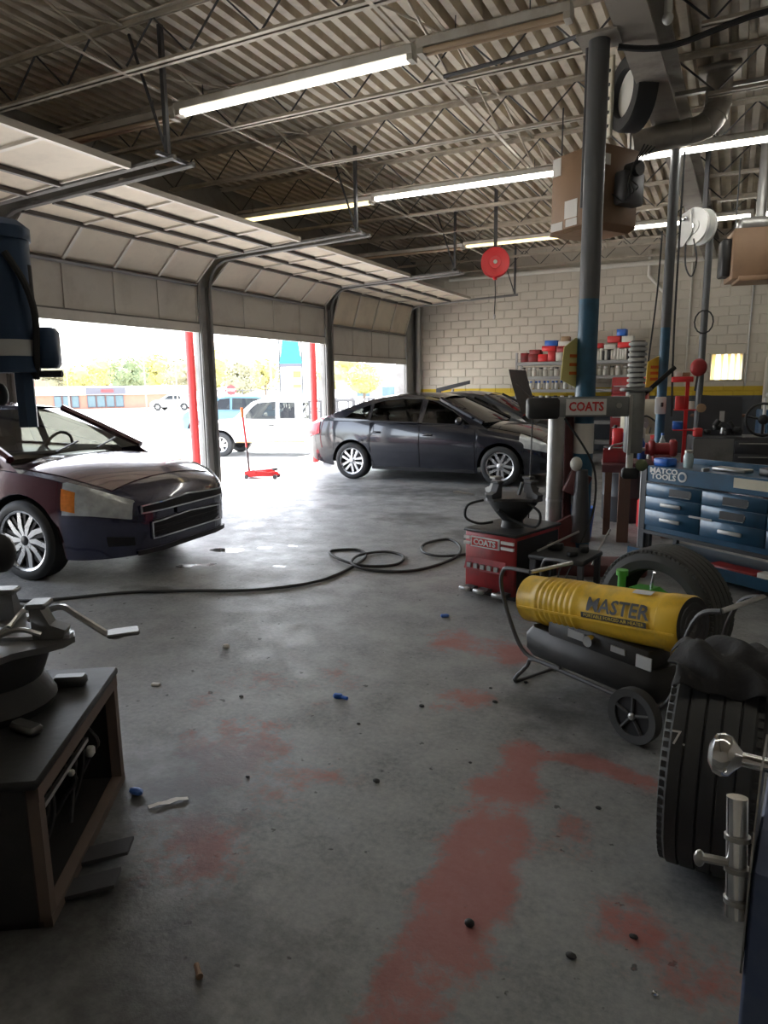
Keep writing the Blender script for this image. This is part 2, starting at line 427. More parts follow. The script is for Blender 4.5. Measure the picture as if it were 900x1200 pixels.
# window in it
mat('window_curtain', (.85, .68, .38), .9, 0, .1, 3)
mt_ = MT['window_curtain'].node_tree; tr_ = mt_.nodes.new('ShaderNodeBsdfTranslucent'); tr_.inputs[0].default_value = (.95, .80, .50, 1)
ms_ = mt_.nodes.new('ShaderNodeMixShader'); ms_.inputs[0].default_value = .75
mt_.links.new(mt_.nodes['Principled BSDF'].outputs[0], ms_.inputs[1]); mt_.links.new(tr_.outputs[0], ms_.inputs[2]); mt_.links.new(ms_.outputs[0], mt_.nodes['Material Output'].inputs[0])
mat('window_pane', (.9, .9, .88), .9, 0, 0)
mt_ = MT['window_pane'].node_tree; tr_ = mt_.nodes.new('ShaderNodeBsdfTranslucent'); tr_.inputs[0].default_value = (.95, .95, .9, 1)
ms_ = mt_.nodes.new('ShaderNodeMixShader'); ms_.inputs[0].default_value = .85
mt_.links.new(mt_.nodes['Principled BSDF'].outputs[0], ms_.inputs[1]); mt_.links.new(tr_.outputs[0], ms_.inputs[2]); mt_.links.new(ms_.outputs[0], mt_.nodes['Material Output'].inputs[0])
mb = MB(); t_ = .025
mb.b2((WX0, YB - .01, WZ0), (WX0 + t_, YB + .1, WZ1)); mb.b2((WX1 - t_, YB - .01, WZ0), (WX1, YB + .1, WZ1))
mb.b2((WX0, YB - .01, WZ0), (WX1, YB + .1, WZ0 + t_)); mb.b2((WX0, YB - .01, WZ1 - t_), (WX1, YB + .1, WZ1))
win = tag(mb.build('window_1', 'cream', None, 0), kind='structure')
MB().b2((WX0 + t_, YB + .055, WZ0 + t_), (WX1 - t_, YB + .06, WZ1 - t_)).build('pane', 'window_pane', win, 0)
for i, (a, b_) in enumerate(((.03, .11), (.21, .27), (.34, .41), (.47, .53), (.58, .63))):
    MB().b2((WX0 + a, YB + .03, WZ0 + t_), (WX0 + b_, YB + .036, WZ1 - t_)).build('curtain_strip', 'window_curtain', win, 0)

# ---- door wall: piers between four overhead doors, header over them
POSTS = [1.45, 5.30, 8.85, 12.62, 16.55]
DB = [2.45, 2.45, 2.45, 2.12]                        # height of each door's lower edge
mb = MB()
mb.b2((XW - .22, YF, 0), (XW, POSTS[0] + .14, 4.97))
for y in POSTS[1:4]: mb.b2((XW - .07, y - .13, 0), (XW, y + .13, 2.86))
mb.b2((XW - .22, POSTS[4] - .13, 0), (XW, YB + .2, 4.97))
mb.b2((XW - .22, POSTS[0] + .14, 2.85), (XW, POSTS[4] - .13, 4.97))
tag(mb.build('wall_left', 'pier_paint', None, 0), kind='structure')
tag(MB().b2((XR, YF, 0), (XR + .2, YB + .2, 4.97)).build('wall_right', 'plain_wall', None, 0), kind='structure')
tag(MB().b2((XW - .22, YF - .2, 0), (XR + .2, YF, 4.97)).build('wall_front', 'plain_wall', None, 0), kind='structure')

# ---- ceiling: corrugated steel deck panels, open-web joists, girder
ceiling = tag(MB().b2((XW - .3, YF - .2, 4.90), (XR + .3, YB + .3, 5.05)).build('ceiling', 'roof_skin', None, 0), kind='structure')
pw = .80; pm = MB(); per = .16; hh = .125
prof = []
for k in range(5):
    x = k * per
    prof += [(x, 0), (x + .074, 0), (x + .082, hh), (x + .152, hh)]
prof.append((pw, 0))
pm.grid([[(x, YF, ZT + z) for x, z in prof], [(x, YB, ZT + z) for x, z in prof]])
panel = pm.mesh('deck_panel', 'deck', 0)
x = XW - .1
while x < XR: inst('deck_panel', panel, ceiling, (x, 0, 0)); x += pw
# joists run from the door wall to the girder and on to the far wall
JY = [-1.0, .5, 2.0, 3.5, 5.0, 6.5, 8.0, 9.5, 11.0, 12.5, 14.0, 15.5, 16.9]
def joist(x0, x1):
    ch = MB(); zb, zt = 4.33, 4.74
    for s_ in (-1, 1):
        ch.b2((x0 + .3, s_ * .012, zb), (x1 - .3, s_ * .05, zb + .008)); ch.b2((x0 + .3, s_ * .012, zb), (x1 - .3, s_ * .018, zb + .04))
        ch.b2((x0, s_ * .012, zt - .008), (x1, s_ * .06, zt)); ch.b2((x0, s_ * .012, zt - .045), (x1, s_ * .018, zt))
    wb = MB(); n = round((x1 - x0) / .38); pts = []
    for i in range(n + 1): pts.append((x0 + (x1 - x0) * i / n, 0, zt - .03 if i % 2 == 0 else zb + .03))
    wb.tube(pts, .011, 6)
    return ch.mesh('joist', 'joist_steel', 0), wb.mesh('web_rod', 'dark_steel', 0)
j1 = joist(XW, -.95); j2 = joist(-.72, XR)
for y in JY:
    for jm in (j1, j2):
        o = inst('joist', jm[0], ceiling, (0, y, 0)); inst('web_rod', jm[1], o)
# bridging: crossed angle bars between neighbouring joists
br = MB().b2((-.018, 0, 4.345), (.018, 1.5, 4.352)).mesh('bridging', 'joist_steel', 0)
d1 = MB().tube([(0, 0, 4.36), (0, 1.5, 4.72)], .012, 6).mesh('bridging', 'joist_steel', 0)
d2 = MB().tube([(0, 0, 4.72), (0, 1.5, 4.36)], .012, 6).mesh('bridging', 'joist_steel', 0)
for i in range(3, len(JY) - 2):
    for xb in (-5.0, -2.55, 2.0):
        inst('bridging', br, ceiling, (xb, JY[i], -.016)); inst('bridging', br, ceiling, (xb + .02, JY[i], .36))
        inst('bridging', d1, ceiling, (xb, JY[i], 0)); inst('bridging', d2, ceiling, (xb + .04, JY[i], 0))
# girder on pipe columns
GA, GB = V((-1.02, YF, 0)), V((-.62, YB, 0))
def gx_(y): return GA.x + (GB.x - GA.x) * (y - YF) / (YB - YF)
mb = MB()
def gbox(dx0, dx1, z0, z1):
    a = [(gx_(YF) + dx0, YF, z0), (gx_(YF) + dx1, YF, z0), (gx_(YF) + dx1, YF, z1), (gx_(YF) + dx0, YF, z1)]
    mb.prism(a, (GB.x - GA.x, YB - YF, 0))
gbox(-.13, .13, 4.18, 4.20); gbox(-.13, .13, 4.60, 4.62); gbox(-.008, .008, 4.2, 4.6)
girder = tag(mb.build('trim_1', 'girder_paint', None, 0), kind='structure')
def column(x, y, r, ztop, zblue, ci):
    c = tag(MB().cyl((x, y, 0), (x, y, zblue), r, n=24).build('trim_%d' % ci, 'blue_paint', None), kind='structure')
    MB().cyl((x, y, zblue), (x, y, ztop), r, n=24).build('upper_shaft', 'column_dark', c)
    MB().box((x, y, ztop + .01), (.3, .3, .02)).build('cap_plate', 'girder_paint', c, 0)
    return c
col1 = column(-1.10, 5.98, .080, 4.17, 2.27, 2)
col2 = column(-.76, 8.97, .056, 4.17, 2.23, 3)
mb = MB().cyl((-.50, 12.7, 0), (-.50, 12.7, 4.17), .055, n=20)
col3 = tag(mb.build('trim_4', 'column_dark', None), kind='structure')
# ================================================================ OVERHEAD DOORS (each rolled up on curved tracks)
def overhead_door(i, y0, y1, zb, far):
    W = y1 - y0; x0 = XW + .06
    root = MB()
    # profile of section joints (x, z) from the hanging lower edge up over the bend
    rail = .13; A = zb + rail; B = A + .60
    P = [(x0, zb), (x0, A), (x0, B)]
    # tilted section in the bend, then flat sections under the roof
    zt = 3.55; dz = zt - B; run = math.sqrt(max(.05, .56 ** 2 - max(0, dz) ** 2))
    P.append((x0 + run, zt))
    nflat = 3
    for k in range(nflat): P.append((P[-1][0] + (.50 if k < nflat - 1 else far), zt + .03 * (k + 1)))
    root.box((x0, (y0 + y1) / 2, zb + rail / 2), (.05, W, rail))
    d = root.build('door_%d' % i, 'door_panel', None, 0); tag(d, kind='structure')
    nc = 4; st = .045
    for k in range(1, len(P) - 1):
        a, b = V((P[k][0], 0, P[k][1])), V((P[k + 1][0], 0, P[k + 1][1]))
        e = (b - a); L = e.length; e.normalize(); nrm = V((-e.z, 0, e.x))      # away from the room
        m_ = 'door_panel' if k == 1 else 'door_panel_warm'
        def bar(y_a, y_b, s0, s1, t0, t1):
            q = MB(); base = [a + e * s0 + nrm * t0, a + e * s1 + nrm * t0, a + e * s1 + nrm * t1, a + e * s0 + nrm * t1]
            q.prism([(p.x, y_a, p.z) for p in base], (0, y_b - y_a, 0)); return q
        for c in range(nc):
            ya = y0 + W * c / nc; yb = y0 + W * (c + 1) / nc
            bar(ya + .02, yb - .02, .02, L - .02, .012, .02).build('panel', m_, d, 0)
        for c in range(nc + 1):
            yc = y0 + W * c / nc
            bar(max(y0, yc - st / 2), min(y1, yc + st / 2), .0, L, -.004 if k == 1 else -.012, .014).build('stile', 'door_panel' if k == 1 else 'door_stile', d, 0)
        bar(y0, y1, -.022, .022, -.02 if k == 1 else -.035, .016).build('section_joint', 'door_strut', d, 0)
    a, b = P[-2], P[-1]
    MB().b2((b[0] - .03, y0, b[1] - .03), (b[0] + .02, y1, b[1] + .03)).build('top_rail', 'door_stile', d, 0)
    # tracks, one each side
    for yy in (y0 - .035, y1 + .035):
        rr = .42
        path = [V((x0 + .02, yy, .05)), V((x0 + .02, yy, zt - rr))]
        for q in range(1, 7):
            t = PI / 2 * q / 6; path.append(V((x0 + .02 + rr * (1 - math.cos(t)), yy, zt - rr + rr * math.sin(t))))
        path.append(V((XW + 2.95, yy, zt + .1)))
        MB().tube(path, .028, 6).build('track', 'track_steel', d)
        MB().b2((XW + .005, yy - .03, .02), (XW + .05, yy + .03, zt - .4)).build('track_angle', 'track_steel', d, 0)
        if yy > y1 or i == 1:
            MB().b2((XW + 2.85, yy - .02, zt + .1), (XW + 2.89, yy + .02, 4.74)).build('hanger', 'dark_steel', d, 0)
            MB().tube([(XW + 2.87, yy, zt + .12), (XW + 2.5, yy, 4.74)], .014, 6).build('hanger_brace', 'dark_steel', d)
        else:
            MB().b2((XW + 2.85, yy - .39, zt + .10), (XW + 2.89, yy + .02, zt + .13)).build('cross_tie', 'dark_steel', d, 0)
    MB().cyl((XW + .16, y0, 3.78), (XW + .16, y1, 3.78), .018, n=8).build('torsion_shaft', 'steel', d)
    return d
for i in range(4):
    overhead_door(i + 1, POSTS[i] + .16, POSTS[i + 1] - .16, DB[i], .95 if i == 0 else .5)

# ================================================================ FLUORESCENT STRIP LIGHTS
def strip_light(x0, x1, y, z, lamp, label, grp='fluorescent strip lights under the joists'):
    t = thing('strip_light', label, 'light', (x0, y, z), 0, grp); L = x1 - x0
    h = MB(); h.prism([(0, -.055, .0), (0, .055, .0), (0, .075, .05), (0, .04, .075), (0, -.04, .075), (0, -.075, .05)], (L, 0, 0)); h.build('housing', 'fixture', t, 0)
    for s_ in (-.03, .03):
        MB().cyl((.03, s_, -.022), (L - .03, s_, -.022), .019, n=10).build('tube', lamp, t)
    for xx in (0.0, L - .05): MB().b2((xx, -.05, -.045), (xx + .05, .05, .0)).build('lamp_holder', 'fixture', t, 0)
    for xx in (.3, L - .3): MB().cyl((xx, 0, .07), (xx, 0, 4.34 - z), .005, n=6).build('hanging_rod', 'dark_steel', t)
    return t
strip_light(-4.86, -2.43, 5.5, 4.16, 'tube_soft', 'lit white strip light hung nearest the camera, left of the tall column')
strip_light(-7.15, -4.92, 5.55, 4.16, 'tube_dead', 'dead brown strip light over the nearest overhead door', None)
strip_light(-2.37, -1.2, 5.45, 4.16, 'tube_dead', 'unlit grey strip light meeting the top of the tall column', None)
strip_light(-7.1, -4.72, 9.22, 4.16, 'tube_dim', 'dim yellow strip light in the second row, above the second door')
strip_light(-4.66, -2.10, 9.1, 4.16, 'tube_lit', 'lit white strip light in the second row, beside the brown hanging heater')
strip_light(-1.22, 1.25, 8.98, 4.16, 'tube_lit', 'lit white strip light right of the column, under the round duct')
strip_light(-7.1, -4.75, 13.0, 4.16, 'tube_dead', 'unlit strip light in the third row, left end', None)
strip_light(-4.7, -2.3, 12.9, 4.16, 'tube_dim', 'dim strip light in the third row, behind the red hose reel')
strip_light(-2.25, .1, 12.8, 4.16, 'tube_lit', 'lit strip light in the third row, behind the slim blue column')
strip_light(.2, 2.6, 12.8, 4.16, 'tube_lit', 'lit strip light in the third row, right of the white hose reel')
for x0_, lab in ((-6.9, 'added unseen strip light above the camera, far left'), (-4.4, 'added unseen strip light above the camera, second from the left'), (-1.9, 'added unseen strip light above the camera, beside the girder'), (.7, 'added unseen strip light above the camera, right of the girder')):
    strip_light(x0_, x0_ + 2.44, 1.75, 4.16, 'tube_extra', lab)  # row added out of view to brighten the near ceiling and foreground
# ================================================================ OUTSIDE
mat('lot', (.50, .49, .46), .9, 0, .1, .6, .05, 20)
mat('apron_concrete', (.42, .41, .39), .9, 0, .1, .8, .05, 20)
mat('brick_far', (.42, .20, .14), .85, 0, .2, 1.5)
mat('brick_dark', (.33, .17, .12), .85, 0, .2, 1.5)
mat('roof_brown', (.30, .22, .16), .85, 0, .2, 1)
mat('fascia_white', (.62, .61, .58), .7, 0, .06, 1)
mat('fascia_dark', (.10, .10, .12), .6, 0, .1, 1)
mat('store_glass', (.10, .16, .18), .15, 0, .2, 2)
mat('leaf_yellow', (.36, .34, .12), .8, 0, .35, 1.2)
mat('leaf_green', (.17, .21, .11), .8, 0, .35, 1.2)
mat('leaf_olive', (.25, .24, .15), .8, 0, .35, 1.2)
mat('bark', (.16, .12, .09), .9, 0, .2, 4)
mat('pole_wood', (.20, .17, .14), .85, 0, .2, 3)
mat('sign_teal', (.02, .38, .45), .5, 0, .05, 2)
mat('sign_white', (.70, .72, .72), .5, 0, .04, 2)
mat('sign_green', (.35, .5, .08), .5, 0, .04, 2)
ZL_ = -.45
mb = MB(); mb.grid([[(x, y, z) for x, z in ((XW - .22, -.005), (XW - 1.5, -.03), (-11.0, ZL_))] for y in (-60, 80)], True)
tag(mb.build('apron', 'apron_concrete', None, 0), kind='structure')
tag(MB().b2((-260, -160, ZL_ - .1), (-10.99, 240, ZL_)).build('ground', 'lot', None, 0), kind='structure')
tag(MB().b2((-10.99, YB + 8, ZL_ - .1), (120, 240, ZL_)).build('ground_behind', 'lot', None, 0), kind='structure')

def facing(o, x, y):           # things far off turn square to the street, along the line of sight of the doorways
    return math.atan2(-x, y)
# strip of shops across the road
a = facing(None, -58, 55)
sh = thing('shop_building', 'low brick shop with white fascia and dark sign band across the street', 'building', (-59.5, 54.1, ZL_), a)
MB().b2((-7.5, 0, 0), (6.0, 6, 1.55)).build('wall', 'brick_far', sh, 0)
MB().b2((-8.6, -.5, 1.45), (8.5, 6, 2.35)).build('fascia', 'fascia_white', sh, 0)
MB().b2((-2.4, -.7, 1.5), (1.5, -.45, 2.2)).build('sign_band', 'fascia_dark', sh, 0)
MB().b2((-.9, -.78, 1.72), (.3, -.69, 2.0)).build('sign_letters', 'bright_red', sh, 0)
for x0, x1 in ((-5.6, -3.1), (-2.4, 1.3)):
    n = 3 if x1 - x0 < 3 else 4
    for k in range(n):
        w_ = (x1 - x0) / n
        wd_ = MB().b2((x0 + k * w_ + .04, -.12, .15), (x0 + (k + 1) * w_ - .04, -.01, 1.4)).build('window', 'fascia_dark', sh, 0)
        MB().b2((x0 + k * w_ + .12, -.16, .22), (x0 + (k + 1) * w_ - .12, -.11, 1.33)).build('pane', 'store_glass', wd_, 0)
s2 = thing('shop_building', 'white-fronted shop wing left of the dark sign band', 'building', (-76.5, 46.5, ZL_), facing(None, -69, 52))
MB().b2((-8, 0, 0), (3.2, 8, 1.9)).build('wall', 'fascia_white', s2, 0)
MB().b2((-8.3, -1.2, 1.9), (3.4, 8, 2.1)).build('roof', 'roof_brown', s2, 0)
for k in range(5): MB().b2((-5 + k * 1.6, -.1, .3), (-3.8 + k * 1.6, -.01, 1.5)).build('window', 'store_glass', s2, 0)
s3 = thing('brick_building', 'taller brick building with brown sloping roof behind the shops', 'building', (-86, 62, ZL_), facing(None, -86, 62))
MB().b2((-9, 0, 0), (3.8, 8, 3.3)).build('wall', 'brick_dark', s3, 0)
MB().prism([(-9.4, -.6, 2.6), (-9.4, 4, 4.3), (-9.4, 9, 2.6)], (8, 0, 0)).build('roof', 'roof_brown', s3, 0, fix=True)
MB().b2((-1.6, -.6, 2.6), (1.2, 3, 4.4)).build('parapet', 'fascia_white', s3, 0)
s4 = thing('white_building', 'long white building in the haze beyond the third doorway', 'building', (-40, 92, ZL_), facing(None, -40, 92))
MB().b2((-12, 0, 0), (14, 8, 2.6)).build('wall', 'fascia_white', s4, 0); MB().b2((-12.4, -.4, 2.6), (14.4, 8, 2.9)).build('roof', 'roof_brown', s4, 0)
for k in range(6): MB().b2((-9 + k * 3.6, -.1, .6), (-7.2 + k * 3.6, -.01, 1.9)).build('window', 'store_glass', s4, 0)
# trees
def tree(x, y, h, r, m, label, seed):
    rd = random.Random(seed)
    t = thing('tree', label, 'tree', (x, y, ZL_), 0)
    tk = MB().tube([(0, 0, 0), (.1, 0, h * .3), (0, .1, h * .6)], [.22, .17, .1], 7)
    for k in range(5):
        q = rd.uniform(0, 6.28); tk.tube([(.05, 0, h * .3), (r * .4 * math.cos(q), r * .4 * math.sin(q), h * .6)], [.09, .04], 5)
    tk.build('trunk', 'bark', t)
    c = MB()
    for k in range(9):
        q = rd.uniform(0, 6.28); rr = rd.uniform(.1, .6) * r; cz = rd.uniform(.45, .85) * h; b = MB(); s_ = rd.uniform(.35, .55) * r
        b.ball((rr * math.cos(q), rr * math.sin(q), cz), (s_, s_, s_ * .8), 10, 7)
        c.add([(p[0] + rd.uniform(-.16, .16) * s_, p[1] + rd.uniform(-.16, .16) * s_, p[2] + rd.uniform(-.16, .16) * s_) for p in b.v], b.f)
    for k in range(700):
        q = rd.uniform(0, 6.28); ph = rd.uniform(-1, 1); rr = r * rd.uniform(.75, 1.1) * math.sqrt(1 - ph * ph); z = h * .64 + ph * h * .38
        p = V((rr * math.cos(q), rr * math.sin(q), z)); u = V((rd.uniform(-1, 1), rd.uniform(-1, 1), rd.uniform(-1, 1))).normalized() * .17; w_ = u.orthogonal().normalized() * .13
        c.add([p - u, p + w_, p + u, p - w_], [(0, 1, 2, 3)])
    c.build('crown', m, t, 0)
for i, (x, y, h, r, k, lab) in enumerate((
    (-72.9, 62.2, 4.9, 2.2, 0, 'yellow-green tree right behind the brick shop, left doorway'), (-67.7, 64.7, 5.8, 2.3, 1, 'tall dark green tree over the dark sign band'), (-63.2, 69.6, 5.6, 2.6, 2, 'olive bushy tree left of the first red post'),
    (-55.1, 71.0, 5.0, 2.3, 2, 'olive bush-like tree right of the dark lamp pole, low'), (-41.5, 77.8, 4.6, 2.2, 0, 'yellow-green tree farthest right, third doorway'),
    (-105.1, 76.1, 5.6, 2.7, 1, 'dark green tree at the far left behind the white shop wing'), (-99.3, 79.0, 6.0, 2.7, 2, 'olive tree behind the brown sloping roof'), (-91.9, 82.7, 6.8, 3.2, 0, 'large yellow-green tree in the middle of the left doorway'),
    (-84.3, 86.5, 7.2, 3.4, 0, 'broad yellow-green tree behind the olive one, left doorway'), (-76.0, 90.7, 7.8, 3.9, 0, 'largest yellow-green tree, just right of the first grey post'), (-68.6, 94.3, 6.4, 3.0, 0, 'yellow-green tree behind the utility pole'), (-57.7, 99.8, 7.4, 4.4, 0, 'wide yellow-green tree framed by the third doorway'))):
    tree(x, y, h, r, ('leaf_yellow', 'leaf_green', 'leaf_olive')[k], lab, i + 20)
# poles, pylon sign, stop sign, fence
def pole(x, y, h, label, arm=False, r=.09):
    p = thing('utility_pole', label, 'pole', (x, y, ZL_), .4)
    MB().cyl((0, 0, 0), (0, 0, h), r, r * .7, n=8).build('shaft', 'pole_wood', p)
    if arm: MB().b2((-.9, -.05, h - .5), (.9, .05, h - .38)).build('crossarm', 'pole_wood', p, 0)
    else: MB().cbox((0, -.4, h), (.3, 1.0, .14), .04).build('lamp_head', 'galv', p)
pole(-44.9, 44.6, 5.6, 'thin lamp pole in front of the yellow trees, left doorway'); pole(-42.5, 45.8, 6.6, 'taller lamp pole nearer the red post, left doorway')
pole(-39.6, 47.3, 6.8, 'dark lamp pole beside the first grey door post'); pole(-35.3, 49.4, 7.4, 'wooden utility pole with crossarm left of the teal sign', True, .13)
pole(-61, 50, 4.6, 'slim lamp pole in front of the brick shop')
ps = thing('pylon_sign', 'tall pylon sign with teal top and white panel with yellow labels', 'sign', (-22.5, 33.45, ZL_), facing(None, -22.5, 33.4))
for x in (-.62, .62): MB().b2((x - .05, -.05, 0), (x + .05, .05, 5.2)).build('post', 'dark_steel', ps, 0)
MB().prism([(-.62, -.12, 3.3), (.62, -.12, 3.3), (.40, -.12, 5.0), (-.40, -.12, 5.0)], (0, .24, 0)).build('top_panel', 'sign_teal', ps, 0, fix=True)
MB().b2((-.62, -.14, 3.15), (.62, .14, 3.34)).build('divider', 'fascia_dark', ps, 0)
MB().b2((-.58, -.08, 1.1), (.58, .08, 3.12)).build('white_panel', 'sign_white', ps, 0)
MB().b2((.1, -.1, 2.55), (.55, -.08, 2.92)).build('yellow_label', 'yellow_sign', ps, 0); MB().b2((.1, -.1, 1.98), (.55, -.08, 2.2)).build('green_label', 'sign_green', ps, 0)
MB().b2((-.45, -.1, 1.55), (.3, -.08, 1.68)).build('grey_label', 'galv', ps, 0)
st = thing('stop_sign', 'small red stop sign on a post beyond the pickup', 'sign', (-35.2, 43.9, ZL_), facing(None, -35, 44))
MB().cyl((0, 0, 0), (0, 0, 1.8), .03, n=6).build('post', 'galv', st); MB().cyl((0, -.04, 1.85), (0, -.02, 1.85), .42, n=8).build('plate', 'bright_red', st, 0)
text('lettering', 'STOP', .3, 'white_ink', st, (0, -.05, 1.85), (PI / 2, 0, 0))
def fence(p, q, n, label, h=1.3):
    d = V((q[0] - p[0], q[1] - p[1], 0)); L = d.length; f = thing('rail_fence', label, 'fence', (p[0], p[1], ZL_), math.atan2(d.y, d.x))
    pm_ = MB().cyl((0, 0, 0), (0, 0, h), .05, n=6).mesh('post', 'dark_steel')
    for i in range(n + 1): inst('post', pm_, f, (L * i / n, 0, 0))
    for z in (h * .35, h * .65, h * .95): MB().b2((0, -.03, z - .03), (L, .03, z + .03)).build('rail', 'dark_steel', f, 0)
fence((-42, 47), (-34.5, 51.5), 12, 'dark rail fence across the lot behind the pickup', 1.9)
fence((-19.5, 28.6), (-13.0, 31.6), 9, 'dark rail fence beyond the third doorway', 1.5)

# red guard posts outside the doorways
for y, lab in ((9.02, 'red guard post outside beside the first grey door post'), (12.78, 'red guard post beside the second grey door post, left of the navy sedan')):
    b = thing('guard_post', lab, 'post', (-8.02, y - .02, -.02))
    MB().cyl((0, 0, 0), (0, 0, 2.9), .07, n=16).build('pipe', 'red_paint', b); MB().ball((0, 0, 2.9), (.07, .07, .03), 12, 6).build('cap', 'red_paint', b)
# red floor jack at the threshold, handle upright
j = thing('floor_jack', 'red trolley jack on the floor by the doorway with its handle standing upright', 'jack', (-7.72, 9.95, 0), R(20))
for s_ in (-1, 1): MB().prism([(0, s_ * .13, .03), (0, s_ * .13, .13), (.15, s_ * .12, .15), (.55, s_ * .08, .10), (.58, s_ * .08, .04)], (0, .012, 0)).build('side_plate', 'bright_red', j, 0, fix=True)
MB().b2((.0, -.13, .09), (.2, .14, .13)).build('bridge', 'bright_red', j, 0); MB().tube([(.12, 0, .12), (.35, 0, .13), (.52, 0, .15)], .035, 8).build('lift_arm', 'bright_red', j)
MB().cyl((.52, 0, .14), (.52, 0, .18), .05, n=14).build('saddle', 'dark_steel', j)
for x in (.03, .55):
    for s_ in (-1, 1): MB().cyl((x, s_ * .1, .035), (x, s_ * .15, .035), .035, n=12).build('roller', 'dark_steel', j)
MB().cyl((.05, 0, .1), (.02, 0, .55), .02, n=10).build('handle_lower', 'dark_steel', j); MB().cyl((.02, 0, .55), (-.03, 0, 1.15), .018, n=10).build('handle_upper', 'bright_red', j)
MB().cyl((-.03, 0, 1.08), (-.035, 0, 1.25), .024, n=10).build('grip', 'orange_ink', j)
# ================================================================ VEHICLES
from mathutils.geometry import tessellate_polygon
mat('paint_maroon', (.075, .018, .028), .22, .25, .1, 3, coat=1.0)
mat('paint_navy', (.018, .020, .060), .25, .25, .1, 3, coat=1.0)
mat('paint_black', (.012, .014, .022), .2, .2, .1, 3, coat=1.0)
mat('paint_dark', (.05, .055, .06), .3, .3, .05, 3, coat=.6)
mat('paint_white', (.75, .75, .73), .3, 0, .04, 3, coat=.5)
mat('paint_grey', (.20, .21, .22), .3, .3, .05, 3, coat=.6)
mat('paint_teal', (.07, .16, .22), .3, .2, .05, 3, coat=.6)
mat('paint_red', (.45, .04, .04), .3, .2, .05, 3, coat=.6)
mat('rust_trim', (.40, .26, .15), .8, 0, .3, 6)
mat('well_black', (.006, .006, .007), .9, 0, 0)
mat('head_lens', (.58, .62, .64), .22, .35, .5, 14, bump=.8, bscale=22, coat=1.0)
mat('amber_lens', (.75, .22, .03), .2, 0, .4, 30, bump=.5, bscale=40, coat=1.0)
mat('tail_lens', (.60, .03, .05), .15, 0, .15, 30, coat=.5)
mat('rim_silver', (.62, .63, .64), .28, .85, .1, 8)
mat('rim_black', (.02, .02, .022), .35, .3, .2, 8)
mat('seat_cloth', (.10, .085, .07), .9, 0, .2, 10)
mat('dash', (.09, .075, .06), .8, 0, .2, 10)
mat('grille_black', (.012, .012, .014), .5, .2, .1, 20)
glass('glass_clear', (.30, .31, .29))
glass('glass_tint', (.10, .115, .11))
def curve(pts):
    xs_ = [p[0] for p in pts]; ys_ = [p[1] for p in pts]; n = len(pts)
    d = [(ys_[i + 1] - ys_[i]) / (xs_[i + 1] - xs_[i]) for i in range(n - 1)]
    m = [d[0]] + [0 if d[i - 1] * d[i] <= 0 else 2 * d[i - 1] * d[i] / (d[i - 1] + d[i]) for i in range(1, n - 1)] + [d[-1]]
    def f(x):
        if x <= xs_[0]: return ys_[0]
        if x >= xs_[-1]: return ys_[-1]
        i = max(k for k in range(n - 1) if xs_[k] <= x); h = xs_[i + 1] - xs_[i]; t = (x - xs_[i]) / h
        return (2 * t ** 3 - 3 * t * t + 1) * ys_[i] + (t ** 3 - 2 * t * t + t) * h * m[i] + (-2 * t ** 3 + 3 * t * t) * ys_[i + 1] + (t ** 3 - t * t) * h * m[i + 1]
    return f
FR = [0, .12, .3, .5, .7, .86, 1.0]
